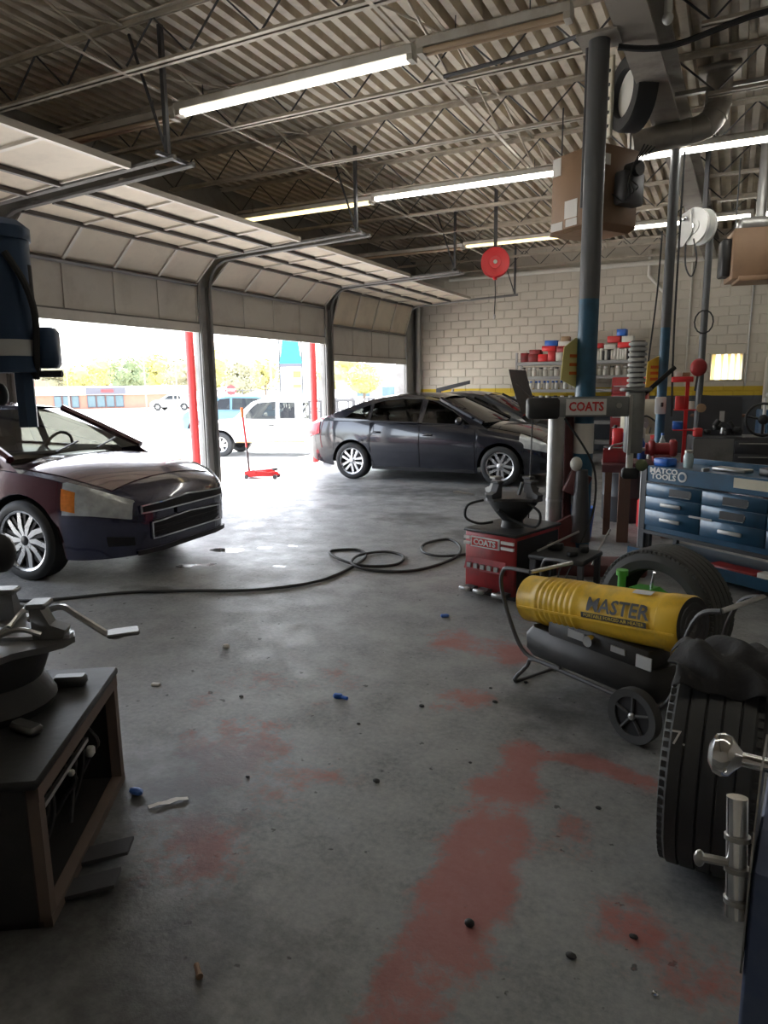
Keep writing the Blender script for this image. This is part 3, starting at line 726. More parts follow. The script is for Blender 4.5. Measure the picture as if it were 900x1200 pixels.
class Car:
    def __init__(s, name, label, loc, rz, P):
        s.P = P; s.t = thing(name, label, P.get('cat', 'car'), loc, rz)
        s.W = curve(P['W']); s.zb = curve(P['zb']); s.zs = curve(P['zs']); s.zt = curve(P['zt'])
        s.wx = [0.0, -P['wb']]; s.ra = P['ra']; s.wr = P['wr']
        s.x0 = P['W'][0][0]; s.x1 = P['W'][-1][0]
    def zlow(s, x):
        z = s.zb(x)
        for c in s.wx:
            d = abs(x - c)
            if d < s.ra: z = max(z, s.wr + math.sqrt(s.ra ** 2 - d * d))
        return z
    def side(s, x, f, off=0.0):          # f 0 lower edge .. 1 shoulder
        zl = s.zlow(x); zs = s.zs(x); z = zl + (zs - zl) * f; w_ = s.W(x)
        g = (z - s.zb(x)) / max(.05, zs - s.zb(x))
        y = w_ * (1 - .07 * (1 - g) ** 2 * (1 if g < 1 else 0) - s.P.get('tuck', .055) * max(0, g - .55) ** 2 / .2)
        if .50 < g < .62: y += .006 * s.P.get('crease', 1)
        return (x, y + off, z)
    def top(s, x, f):                     # f 0 shoulder .. 1 centreline
        _, ys_, zs = s.side(x, 1.0); zt = s.zt(x)
        return (x, ys_ * (1 - f), zs + (zt - zs) * (1 - (1 - f) ** 2.4))
    def ring(s, x):
        l = [s.side(x, f) for f in FR] + [s.top(x, f) for f in (.12, .3, .5, .75, 1.0)]
        return l + [(p[0], -p[1], p[2]) for p in l[-2::-1]]
    def stations(s, a, b):
        q = set()
        n = 34
        for i in range(n + 1): q.add(round(s.x0 + (s.x1 - s.x0) * i / n, 4))
        for x in (s.x0, s.x0 + .02, s.x0 + .05, s.x0 + .1, s.x0 + .17, s.x1 - .02, s.x1 - .05, s.x1 - .1, s.x1 - .17): q.add(round(x, 4))
        q = {x for x in q if all(abs(x - c) > s.ra for c in s.wx)}
        for c in s.wx:
            for k in range(0, 25): q.add(round(c + (s.ra - .0005) * math.cos(PI * k / 24), 4))
            q.add(round(c + s.ra + .002, 4)); q.add(round(c - s.ra - .002, 4))
        return sorted(x for x in q if a <= x <= b)
    def body(s, m):
        rows = [s.ring(x) for x in s.stations(s.x0, s.x1)]
        mb = MB(); mb.grid(rows)
        n = len(rows[0])
        for k in (0, len(rows) - 1):
            r_ = rows[k]; h = n // 2
            mb.grid([[(r_[j]) for j in range(h + 1)], [r_[n - 1 - j] for j in range(h + 1)]])
        s.b = mb.build('body', m, s.t, 40, fix=True)
        u = MB(); zz = s.zb(s.x0 + .5) + .04; hw = max(s.W(0), s.W(-1)) - .26
        u.b2((s.x0 + .25, -hw, zz), (s.x1 - .25, hw, zz + .35))
        for x in (s.x0 + .6 if abs(s.x0 + .6 - s.wx[1]) > s.ra else s.wx[1] + s.ra + .3, ): pass
        a, b = s.wx[1] + s.ra + .02, s.wx[0] - s.ra - .02
        u.b2((a, -hw - .16, zz), (b, hw + .16, zz + .25))
        u.build('underbody', 'well_black', s.t, 0)
        for c in s.wx:
            MB().cyl((c, -.35, s.wr), (c, .35, s.wr), .05, n=8).build('axle', 'dark_steel', s.t)
            for sg in (-1, 1):   # curved wheel-well liner
                lm = MB(); lm.grid([[(c + s.ra * 1.0 * math.cos(PI * k / 12), sg * (s.W(c) - .02 - .3 * j), s.wr + s.ra * 1.0 * math.sin(PI * k / 12)) for k in range(13)] for j in (0, 1)])
                lm.build('wheel_well', 'well_black', s.t)
    def patch(s, name, m, x0, x1, f0, f1, off=.006, sides=(-1, 1), n=10, k=6, parent=None):
        F0 = f0 if callable(f0) else (lambda t: f0); F1 = f1 if callable(f1) else (lambda t: f1)
        xs_ = sorted({x0 + (x1 - x0) * i / n for i in range(n + 1)} | {x for x in s.stations(x0, x1)})
        out = []
        for sg in sides:
            mb = MB(); O, I = [], []
            for x in xs_:
                t = (x - x0) / (x1 - x0); o_, i_ = [], []
                for j in range(k + 1):
                    f = F0(t) + (F1(t) - F0(t)) * j / k
                    if f <= 1: p = s.side(x, f); q = (p[0], p[1] + off, p[2])
                    else: p = s.top(x, f - 1); q = (p[0], p[1] + off * .5, p[2] + off)
                    o_.append((q[0], q[1] * sg, q[2])); i_.append((p[0], (p[1] - .012) * sg, p[2] - (.008 if f > 1 else 0)))
                O.append(o_); I.append(i_)
            mb.grid(O)
            mb.grid([[r_[0] for r_ in O], [r_[0] for r_ in I]]); mb.grid([[r_[-1] for r_ in O], [r_[-1] for r_ in I]])
            mb.grid([O[0], I[0]]); mb.grid([O[-1], I[-1]])
            out.append(mb.build(name, m, parent or s.t, 35, fix=True))
        return out
    def topo(s, name, m, x0, x1, f0=.1, off=.006, n=12):   # hood or boot lid over the full width
        O = []
        for i in range(n + 1):
            x = x0 + (x1 - x0) * i / n; l = [s.top(x, f0 + (1 - f0) * j / 6) for j in range(7)]
            l = [(p[0], p[1], p[2] + off) for p in l]; O.append(l + [(p[0], -p[1], p[2]) for p in l[-2::-1]])
        mb = MB(); mb.grid(O)
        low = [[(p[0], p[1], p[2] - .014) for p in r_] for r_ in O]
        mb.grid([O[0], low[0]]); mb.grid([O[-1], low[-1]]); mb.grid([[r_[0] for r_ in O], [r_[0] for r_ in low]]); mb.grid([[r_[-1] for r_ in O], [r_[-1] for r_ in low]])
        return mb.build(name, m, s.t, 40, fix=True)
    def house(s, m, G):
        # G: outline (x,z) of the side of the cabin from cowl over the roof to the boot, windows, roof half-width
        out = G['side']; yb = lambda x: s.side(x, 1.0)[1] - .015
        zr = max(p[1] for p in out); yr = G['yr']
        def y_at(x, z):
            zb_ = s.zs(x); t = max(0, min(1.1, (z - zb_) / (zr - zb_))); return yb(x) + (yr - yb(x)) * t ** 1.25
        s.y_at = y_at
        for sg in (-1, 1):
            loops = [[V((x, z, 0)) for x, z in out]] + [[V((x, z, 0)) for x, z in w_] for w_ in G['win']]
            tri = tessellate_polygon(loops); flat = [p for l in loops for p in l]
            mb = MB(); mb.add([(p.x, sg * y_at(p.x, p.y), p.y) for p in flat], tri)
            fr = mb.build('window_frame', G.get('frame', m), s.t, 0, fix=True)
            for w_ in G['win']:
                q = MB(); q.add([(x, sg * (y_at(x, z) - .006), z) for x, z in w_], [tuple(range(len(w_)))])
                q.build('side_window', G['glass'], s.t, 0)
                q = MB(); q.tube([(x, sg * (y_at(x, z) + .001), z) for x, z in w_], .008, 5, closed=True); q.build('window_seal', G.get('seal', 'black_plastic'), fr)
        # roof, windscreen and rear window spanned between the two sides
        def span(a, b, nm, mt, crown, n=8, bow=0.0):
            (xa, za), (xb, zb_) = a, b
            rows = []
            for i in range(n + 1):
                t = i / n; x = xa + (xb - xa) * t; z = za + (zb_ - za) * t
                if nm == 'roof':
                    z = s.roofz(x)
                y = y_at(x, z) if nm != 'roof' else y_at(x, s.roofz(x))
                row = []
                for j in range(-6, 7):
                    q = j / 6; row.append((x + bow * (1 - q * q), y * q, z + crown * (1 - q * q)))
                rows.append(row)
            g = MB(); g.grid(rows); return g.build(nm, mt, s.t, 60, fix=True)
        s.roofz = curve(sorted(G['roof']))
        span(G['ws'][0], G['ws'][1], 'windscreen', G.get('wsglass', 'glass_clear'), .0, bow=.10)
        span(G['roof'][0], G['roof'][-1], 'roof', m, .045)
        span(G['rw'][0], G['rw'][1], 'rear_window', G['glass'], .03, bow=-.06)
        a, b = G['ws']
        for sg in (-1, 1):
            MB().tube([(a[0], sg * y_at(*a), a[1]), ((a[0] + b[0]) / 2, sg * y_at((a[0] + b[0]) / 2, (a[1] + b[1]) / 2), (a[1] + b[1]) / 2), (b[0], sg * y_at(*b), b[1])], .038, 6).build('pillar', m, s.t)
    def wheels(s, style):
        w0 = wheel(s.wr, s.P.get('tw', .21), s.P.get('rim', .72), style)
        first = True
        for c in s.wx:
            for sg in (-1, 1):
                o = w0 if first else copy_tree(w0); first = False
                o.parent = s.t; o.location = (c, sg * (s.W(c) - .115), s.wr); o.rotation_euler = (0, random.uniform(0, 1), 0 if sg > 0 else PI)
    def seam(s, pts, sides=(-1, 1), nm='door_seam', r=.004, m='well_black'):
        for sg in sides:
            MB().tube([(p[0], sg * (s.side(p[0], p[1])[1] + .004), s.side(p[0], p[1])[2]) for p in pts], r, 5).build(nm, m, s.t)
    def mirror(s, x, z, m):
        for sg in (-1, 1):
            y = s.W(x)
            mb = MB().ball((x - .02, sg * (y + .09), z), (.06, .10, .065), 14, 8); mb.build('mirror', m, s.t)
            MB().tube([(x, sg * (y - .06), z - .05), (x, sg * (y + .06), z - .03)], .022, 6).build('mirror_arm', 'black_plastic', s.t)
    def handle(s, x, f, m='black_plastic'):
        for sg in (-1, 1):
            p = s.side(x, f); MB().cbox((p[0], sg * (p[1] + .02), p[2]), (.17, .03, .035), .012).build('door_handle', m, s.t)
    def cabin(s, xs_, w_=.45, z0=.28, zh=.98, col='seat_cloth'):
        for x in xs_:
            for sg in (-1, 1):
                q = MB(); q.cbox((x + .18, sg * .36, z0 + .12), (.5, .46, .2), .05); q.cbox((x - .12, sg * .36, z0 + .42), (.14, .44, .6), .05); q.cbox((x - .16, sg * .36, zh + .06), (.09, .24, .16), .04)
                q.build('car_seat', col, s.t)
def wheel(r, tw, rim, style):
    t = MB(); rr = r * rim; h = tw / 2
    prof = [(rr, -h * .8), (rr + .01, -h), ((rr + r) / 2, -h * 1.06), (r - .02, -h * .96), (r, -h * .75), (r, h * .75), (r - .02, h * .96), ((rr + r) / 2, h * 1.06), (rr + .01, h), (rr, h * .8)]
    t.lathe(prof, axis=(0, 1, 0), n=40, closed=True); o = t.build('wheel', 'rubber', None)
    q = MB(); q.lathe([(rr, -h * .8), (rr - .012, -h * .7), (rr - .02, h * .5), (rr - .012, h * .86), (rr + .006, h * .92), (rr + .006, h * .75)], axis=(0, 1, 0), n=40)
    q.build('rim', 'rim_silver' if style != 'steel' else 'rim_black', o)
    MB().cyl((0, -.03, 0), (0, .0, 0), rr * .72, n=24).build('brake_disc', 'dark_steel', o)
    MB().cyl((0, -h * .8, 0), (0, -h * .75, 0), rr, n=24).build('inner_disc', 'well_black', o)
    def spoke(poly, y0, y1, m, ang):
        M_ = Matrix.Rotation(ang, 4, 'Y'); k = MB(M_)
        k.prism([(a, y0, b) for a, b in poly], (0, y1 - y0, 0)); k.build('spoke', m, o, 0, fix=True)
    L = rr - .01
    if style == 'twin':
        for i in range(5):
            a = 2 * PI * i / 5
            for sg in (-1, 1): spoke([(.035, sg * .01), (.05, sg * .045), (L, sg * .075), (L, sg * .03)], h * .55, h * .72, 'rim_silver', a)
    elif style == 'blade':
        for i in range(10):
            a = 2 * PI * i / 10
            spoke([(.03, -.012), (L * .5, -.035), (L, -.005), (L, .035), (L * .5, .012), (.03, .014)], h * .55, h * .74, 'rim_silver', a)
            spoke([(.03, .016), (L * .5, .016), (L, .04), (L, .085), (L * .5, .045), (.05, .03)], h * .50, h * .64, 'rim_black', a)
    else:
        for i in range(6): spoke([(.03, -.03), (L, -.045), (L, .045), (.03, .03)], h * .3, h * .5, 'rim_silver' if style == 'alloy' else 'galv', 2 * PI * i / 6)
    MB().lathe([(0, h * .8), (.03, h * .79), (.055, h * .7), (.06, h * .5)], axis=(0, 1, 0), n=16).build('hub_cap', 'rim_black' if style == 'blade' else 'rim_silver', o)
    return o

# ---------------- dark navy sedan, seen side-on at the back
foc = Car('sedan_car', 'dark navy sedan with silver wheels, parked sideways in front of the block wall', (-3.24, 11.44, 0), R(1.0), dict(
    wb=2.65, ra=.375, wr=.318, tw=.215, rim=.70,
    W=[(-3.63, .70), (-3.55, .78), (-3.35, .86), (-2.6, .905), (-1.3, .91), (0, .905), (.45, .87), (.7, .78), (.82, .66), (.88, .52)],
    zb=[(-3.63, .42), (-3.4, .30), (-3.0, .22), (-2.0, .19), (-.6, .19), (.4, .2), (.88, .26)],
    zs=[(-3.63, .84), (-3.5, .95), (-3.1, 1.0), (-1.3, .95), (-.3, .89), (.3, .80), (.7, .68), (.88, .56)],
    zt=[(-3.63, .92), (-3.5, 1.06), (-3.2, 1.10), (-2.6, 1.08), (-1.0, 1.02), (-.35, 1.0), (.25, .92), (.6, .80), (.8, .68), (.88, .60)]))
foc.body('paint_black')
foc.topo('hood', 'paint_black', -.30, .62, .14); foc.topo('boot_lid', 'paint_black', -3.56, -3.16, .12)
foc.patch('front_door', 'paint_black', -1.36, -.42, .02, .985, .005); foc.patch('rear_door', 'paint_black', -2.28, -1.39, .02, .985, .005)
foc.house('paint_black', dict(yr=.60, glass='glass_tint', frame='paint_black', wsglass='glass_tint',
    side=[(-.20, .88), (-.42, 1.03), (-.75, 1.22), (-1.02, 1.345), (-1.3, 1.42), (-1.7, 1.44), (-2.15, 1.405), (-2.55, 1.31), (-2.9, 1.18), (-3.2, 1.06), (-3.3, .97), (-2.4, .96), (-1.3, .93)],
    win=[[(-.50, .965), (-.82, 1.18), (-1.1, 1.315), (-1.30, 1.365), (-1.34, .985)], [(-1.42, .99), (-1.40, 1.375), (-1.75, 1.39), (-2.1, 1.355), (-2.28, 1.30), (-2.30, 1.02)], [(-2.36, 1.03), (-2.34, 1.285), (-2.62, 1.185), (-2.80, 1.06)]],
    ws=((-.30, 1.0), (-1.08, 1.375)), roof=[(-1.05, 1.375), (-1.3, 1.42), (-1.7, 1.435), (-2.2, 1.39), (-2.4, 1.345)], rw=((-3.22, 1.07), (-2.35, 1.365))))
foc.mirror(-.62, 1.03, 'paint_black'); foc.handle(-1.22, .80, 'paint_black'); foc.handle(-2.16, .80, 'paint_black')
foc.patch('headlight', 'head_lens', .30, .78, lambda t: .72, lambda t: 1.10 - .12 * t, .010)
foc.patch('tail_light', 'tail_lens', -3.56, -3.30, lambda t: .62 + .1 * t, lambda t: 1.05, .012)
foc.patch('sill_trim', 'black_plastic', -2.25, -.42, 0.0, .07, .012)
foc.patch('fog_surround', 'grille_black', .62, .82, .1, .35, .008)
MB().cbox((.875, 0, .38), (.04, .8, .2), .03).build('grille', 'grille_black', foc.t)
MB().cbox((-3.63, 0, .72), (.03, .52, .13), .01).build('number_plate', 'offwhite', foc.t)
foc.cabin((-1.5, -2.4)); MB().cbox((-.62, 0, .88), (.5, 1.3, .2), .06).build('dashboard', 'dash', foc.t)
foc.seam([(-.415, f) for f in (.03, .25, .5, .75, .98)]); foc.seam([(-1.375, f) for f in (.03, .25, .5, .75, .98)]); foc.seam([(-2.29, f) for f in (.1, .3, .5, .75, .98)]); foc.seam([(-2.29 + .1 * k, .03) for k in range(0, 19)])
foc.wheels('twin')

# ---------------- maroon sedan with navy bumper, front quarter view at the left
mal = Car('sedan_car', 'maroon sedan with navy front bumper and black-and-silver wheels, nose toward the hose', (-5.36, 4.62, 0), R(5), dict(
    wb=2.85, ra=.40, wr=.345, tw=.225, rim=.74,
    W=[(-3.92, .66), (-3.8, .78), (-3.5, .86), (-2.6, .895), (-1.3, .90), (0, .895), (.5, .87), (.76, .80), (.92, .69), (1.0, .55), (1.03, .42)],
    zb=[(-3.92, .40), (-3.6, .28), (-3.0, .2), (-2.0, .19), (-.6, .19), (.45, .20), (1.03, .24)],
    zs=[(-3.92, .88), (-3.7, .98), (-3.0, 1.0), (-1.3, .97), (-.2, .93), (.3, .88), (.7, .79), (.92, .70), (1.03, .62)],
    zt=[(-3.92, .95), (-3.7, 1.06), (-3.2, 1.09), (-2.6, 1.08), (-1.0, 1.05), (-.45, 1.03), (.2, .98), (.6, .91), (.85, .82), (.98, .73), (1.03, .66)]))
mal.body('paint_navy')
mal.topo('hood', 'paint_maroon', -.2, .80, .10)
mal.patch('front_fender', 'paint_maroon', -.45, .50, .02, .985, .004)
mal.patch('front_door', 'paint_maroon', -1.5, -.47, .02, .985, .005); mal.patch('rear_door', 'paint_maroon', -2.45, -1.53, .02, .985, .005)
mal.patch('bumper_cover', 'paint_navy', .42, 1.025, 0.0, lambda t: .66 + .0 * t, .008, n=14)
mal.house('paint_maroon', dict(yr=.61, glass='glass_clear', seal='chrome',
    side=[(-.03, .92), (-.28, 1.07), (-.68, 1.29), (-.98, 1.395), (-1.3, 1.44), (-1.8, 1.45), (-2.4, 1.41), (-2.8, 1.30), (-3.1, 1.17), (-3.35, 1.05), (-3.35, .98), (-2.4, .97), (-1.3, .95)],
    win=[[(-.42, 1.0), (-.78, 1.235), (-1.05, 1.34), (-1.38, 1.385), (-1.42, 1.01)], [(-1.52, 1.02), (-1.49, 1.39), (-1.9, 1.40), (-2.35, 1.365), (-2.62, 1.26), (-2.75, 1.05)]],
    ws=((-.14, 1.02), (-1.0, 1.41)), roof=[(-.98, 1.405), (-1.3, 1.44), (-1.8, 1.45), (-2.4, 1.405), (-2.55, 1.38)], rw=((-3.3, 1.07), (-2.5, 1.39))))
mal.mirror(-.50, 1.04, 'paint_maroon'); mal.handle(-1.36, .82, 'paint_maroon')
mal.patch('headlight', 'head_lens', .46, .955, lambda t: .60 + .10 * t, lambda t: 1.0 + .03 * t, .014, n=14)
mal.patch('turn_signal', 'amber_lens', .455, .58, .66, .93, .018)
mal.patch('fog_slot', 'grille_black', .80, .96, .2, .36, .012)
def nose_x(y, z):       # front surface of the nose at lateral position y
    ay = abs(y); best = mal.x1
    for i in range(80):
        x = mal.x1 - i * .008
        if mal.W(x) >= ay: best = x; break
    return min(best, mal.x1) + .012
def nose_strip(nm, m, y0, y1, zl, zh, dx=0.0, parent=None, n=16):
    rows = []
    for i in range(n + 1):
        y = y0 + (y1 - y0) * i / n
        rows.append([(nose_x(y, 0) + dx - .02, y, zl(y)), (nose_x(y, 0) + dx, y, zl(y)), (nose_x(y, 0) + dx, y, zh(y)), (nose_x(y, 0) + dx - .02, y, zh(y))])
    b = MB(); b.grid(rows); return b.build(nm, m, parent or mal.t, 30, fix=True)
gl = nose_strip('grille', 'grille_black', -.55, .55, lambda y: .585, lambda y: .675 - .05 * abs(y))
g2 = nose_strip('lower_grille', 'grille_black', -.46, .46, lambda y: .36 + .04 * abs(y), lambda y: .515)
for gg, a, b, y_ in ((gl, .58, .68, .57), (g2, .352, .523, .48)):
    nose_strip('chrome_surround', 'chrome', -y_, y_, lambda y: a, lambda y: a + .012, .012, gg); nose_strip('chrome_surround', 'chrome', -y_, y_, lambda y: b - .05 * abs(y) - .012, lambda y: b - .05 * abs(y), .012, gg)
    for sg in (-1, 1):
        nose_strip('chrome_surround', 'chrome', sg * y_ - .008, sg * y_ + .008, lambda y: a, lambda y: b - .05 * abs(y_), .012, gg, 1)
for z_ in (.40, .44, .48): nose_strip('grille_slat', 'grille_black', -.45, .45, lambda y: z_, lambda y: z_ + .012, .008, g2)
nose_strip('plate_bracket', 'paint_navy', -.17, .17, lambda y: .525, lambda y: .58, .006)
nose_strip('bumper_lip', 'black_plastic', -.62, .62, lambda y: .235, lambda y: .275, .004)
MB().ball((.985, 0, .63), (.012, .07, .022), 12, 6).build('badge', 'chrome', mal.t)
mal.cabin((-1.4, -2.4)); MB().cbox((-.50, 0, .93), (.62, 1.35, .2), .07).build('dashboard', 'dash', mal.t)
sw = MB(); sw.tube([(-.82 + .06 * math.sin(q * PI / 10), .36 + .18 * math.cos(q * PI / 10), 1.0 + .17 * math.sin(q * PI / 10)) for q in range(20)], .016, 6, closed=True); sw.build('steering_wheel', 'black_plastic', mal.t)
for sg in (0, 1): MB().tube([(-.10, .15 + sg * -.5, 1.045), (-.24, .55 + sg * -.5, 1.11)], .01, 5).build('wiper', 'black_plastic', mal.t)
mal.seam([(-.46, f) for f in (.03, .25, .5, .75, .98)])
mal.wheels('blade')

# ---------------- grey car with its hood up, behind the navy sedan
hc = Car('raised_hood_car', 'dark grey car with its hood propped open behind the dark navy sedan', (-3.3, 13.9, 0), R(2), dict(
    wb=2.65, ra=.375, wr=.318, tw=.2, rim=.68,
    W=[(-3.63, .70), (-3.4, .84), (-2.6, .89), (0, .89), (.5, .85), (.8, .66), (.88, .5)],
    zb=[(-3.63, .42), (-3.0, .22), (.4, .2), (.88, .26)], zs=[(-3.63, .84), (-3.2, .95), (-1.3, .94), (-.3, .89), (.5, .78), (.88, .58)],
    zt=[(-3.63, .9), (-3.2, 1.04), (-1.0, 1.0), (-.35, .98), (-.25, .86), (.6, .72), (.88, .62)]))
hc.body('paint_dark')
hc.house('paint_dark', dict(yr=.6, glass='glass_tint', wsglass='glass_clear',
    side=[(-.20, .88), (-.6, 1.15), (-1.02, 1.36), (-1.5, 1.44), (-2.15, 1.42), (-2.9, 1.2), (-3.2, 1.06), (-3.3, .97), (-1.3, .93)],
    win=[[(-.55, .97), (-.86, 1.2), (-1.3, 1.37), (-1.34, .99)], [(-1.42, .99), (-1.40, 1.38), (-2.1, 1.36), (-2.6, 1.2), (-2.8, 1.03)]],
    ws=((-.30, 1.0), (-1.08, 1.39)), roof=[(-1.05, 1.385), (-1.5, 1.43), (-2.2, 1.40), (-2.4, 1.355)], rw=((-3.22, 1.07), (-2.35, 1.365))))
hc.wheels('twin')
mb = MB(); mb.grid([[(-.3 - .42 * t + .12 * t * t, y, 1.0 + .88 * t * (1 if 1 else 0) - .0) for y in (-.72, -.4, 0, .4, .72)] for t in (0, .3, .6, .85, 1)])
mb.build('raised_hood', 'black_oily', hc.t, 60)
MB().cbox((.2, 0, .8), (.6, .7, .2), .05).build('engine', 'dark_steel', hc.t); MB().tube([(.4, -.5, .8), (-.5, -.5, 1.6)], .008, 5).build('prop_rod', 'dark_steel', hc.t)

# ---------------- white pickup outside, facing left
ZL = -.45
pk = Car('pickup_truck', 'white extended-cab pickup truck parked outside across the middle doorway', (-13.95, 17.30, ZL), R(197), dict(cat='truck',
    wb=3.2, ra=.44, wr=.365, tw=.24, rim=.60, tuck=.03, crease=0,
    W=[(-4.35, .86), (-4.25, .90), (-2.0, .91), (0, .91), (.6, .87), (.8, .76), (.86, .64)],
    zb=[(-4.35, .50), (-2.0, .42), (.4, .42), (.86, .42)], zs=[(-4.35, 1.06), (-1.3, 1.06), (-.3, 1.02), (.5, .96), (.86, .88)],
    zt=[(-4.35, 1.08), (-1.9, 1.08), (-.5, 1.10), (.3, 1.07), (.7, 1.0), (.86, .92)]))
pk.body('paint_white')
pk.house('paint_white', dict(yr=.62, glass='glass_clear',
    side=[(-.30, 1.02), (-.62, 1.3), (-.95, 1.6), (-1.2, 1.70), (-1.8, 1.73), (-2.4, 1.70), (-2.52, 1.6), (-2.58, 1.06), (-1.3, 1.05)],
    win=[[(-.72, 1.14), (-.98, 1.45), (-1.15, 1.58), (-1.70, 1.62), (-1.74, 1.10)], [(-1.86, 1.14), (-1.82, 1.6), (-2.28, 1.6), (-2.34, 1.14)]],
    ws=((-.38, 1.06), (-1.05, 1.62)), roof=[(-1.0, 1.61), (-1.2, 1.69), (-1.8, 1.72), (-2.4, 1.69)], rw=((-2.57, 1.14), (-2.45, 1.68))))
pk.patch('lower_trim', 'rust_trim', -2.6, -.48, 0.0, .07, .01); pk.seam([(-1.78, .05), (-1.8, .98)]); pk.seam([(-.55, .05), (-.55, .98)]); pk.seam([(-2.62, .05), (-2.62, .98)])
pk.mirror(-.78, 1.18, 'paint_white'); pk.handle(-1.62, .82); pk.patch('headlight', 'head_lens', .45, .8, .72, 1.02, .01)
mb = MB()
for y in (-.72, .72):
    for x in (-2.75, -3.2, -3.6, -4.1): mb.b2((x - .025, y - .025, 1.08), (x + .025, y + .025, 1.62))
    mb.b2((-4.12, y - .03, 1.60), (-2.72, y + .03, 1.65)); mb.b2((-4.12, y - .03, 1.3), (-2.72, y + .03, 1.34))
mb.b2((-2.78, -.72, 1.6), (-2.73, .72, 1.65)); mb.b2((-4.12, -.72, 1.6), (-4.07, .72, 1.65))
mb.build('bed_rack', 'dark_steel', pk.t, 0)
pk.cabin((-1.75,), z0=.62, zh=1.3); pk.wheels('alloy')
MB().cbox((.88, 0, .56), (.12, 1.6, .2), .05).build('bumper', 'chrome', pk.t)

# ---------------- smaller vehicles out in the lot
def lot_car(name, label, loc, rz, m, suv=False, cat='car'):
    dz = .22 if suv else 0
    c = Car(name, label, loc, rz, dict(cat=cat, wb=2.6, ra=.38, wr=.33, rim=.65,
        W=[(-3.5, .74), (-3.3, .86), (0, .88), (.6, .82), (.85, .6)], zb=[(-3.5, .36), (.85, .3)],
        zs=[(-3.5, .95 + dz / 2), (-1, .98 + dz / 2), (.3, .86 + dz), (.85, .68 + dz / 2)], zt=[(-3.5, 1.0 + dz / 2), (-.6, 1.04 + dz / 2), (.4, .95 + dz), (.85, .74 + dz / 2)]))
    c.body(m)
    e = -3.35 if suv else -2.6; h = 1.48 + dz
    c.house(m, dict(yr=.62, glass='glass_tint', wsglass='glass_tint',
        side=[(-.3, .95 + dz / 2), (-.95, h - .1), (-1.3, h - .02), (-2.2, h), (e + .25, h - .08), (e, h - .25), (e - (.05 if suv else .55), 1.02 + dz / 2), (-1.3, .96 + dz / 2)],
        win=[[(-.62, 1.03 + dz / 2), (-1.05, h - .14), (-1.5, h - .09), (-1.55, 1.03 + dz / 2)], [(-1.65, 1.03 + dz / 2), (-1.62, h - .09), (e + .45, h - .12), (e + .25, 1.05 + dz / 2)]],
        ws=((-.32, 1.02 + dz / 2), (-1.0, h - .07)), roof=[(-.98, h - .08), (-1.3, h - .02), (-2.2, h), (e + .2, h - .08)], rw=((e - (.0 if suv else .5), 1.06 + dz / 2), (e + .2, h - .08))))
    c.wheels('steel'); return c
lot_car('suv_car', 'dark teal off-road wagon parked outside behind the white pickup', (-20.6, 23.8, ZL), R(195), 'paint_teal', True)
for i, (x, y, m, lab) in enumerate(((-48.5, 50.0, 'paint_white', 'white car far off beside the first red post'), (-65.5, 44.0, 'paint_grey', 'grey car parked in front of the white shop wing'))):
    lot_car('lot_car', lab, (x, y, ZL), R(200 + 9 * i), m)
# ================================================================ SHOP MACHINES
mat('machine_red', (.36, .030, .032), .45, 0, .15, 5, dirt=(.05, .03, .03), dirt_amt=.6, dscale=4)
mat('machine_grey', (.26, .27, .27), .4, .3, .15, 5, dirt=(.08, .08, .08), dirt_amt=.5)
mat('maroon', (.14, .045, .045), .55, 0, .2, 5, dirt=(.05, .03, .03), dirt_amt=.5)
mat('rust_edge', (.20, .15, .125), .6, .2, .3, 8)
mat('cabinet_black', (.035, .034, .034), .55, .1, .3, 5, dirt=(.10, .09, .085), dirt_amt=.4)
mat('arm_blue', (.03, .06, .12), .4, .3, .2, 5)
mat('brown_wood', (.17, .085, .055), .7, 0, .2, 5)
mat('green_plastic', (.10, .42, .07), .4, 0, .1, 5)
mat('blue_plastic', (.03, .14, .55), .35, 0, .1, 5)
mat('clear_bottle', (.55, .68, .72), .1, 0, .05, 5)
mat('cloth_black', (.018, .018, .02), .9, 0, .2, 20, .4, 50)
mat('toolbox_blue', (.020, .085, .165), .38, .1, .12, 4, dirt=(.02, .035, .05), dirt_amt=.5, coat=.2)
mat('toolbox_dark', (.055, .058, .065), .45, .1, .2, 5)
mat('cab_blue', (.07, .10, .20), .5, .1, .15, 6, dirt=(.14, .17, .24), dirt_amt=.5, dscale=9)
mat('bright_plate', (.55, .56, .56), .4, .1, .1, 9)

def jaw(t, M_, m='steel'):
    b = MB(M_); b.prism([(.0, -.03, 0), (.10, -.03, 0), (.11, -.03, .03), (.06, -.03, .05), (.03, -.03, .115), (-.005, -.03, .115)], (0, .06, 0)); b.cbox((.02, 0, .12), (.07, .085, .02), .006)
    return b.build('jaw', m, t, 0, fix=True)

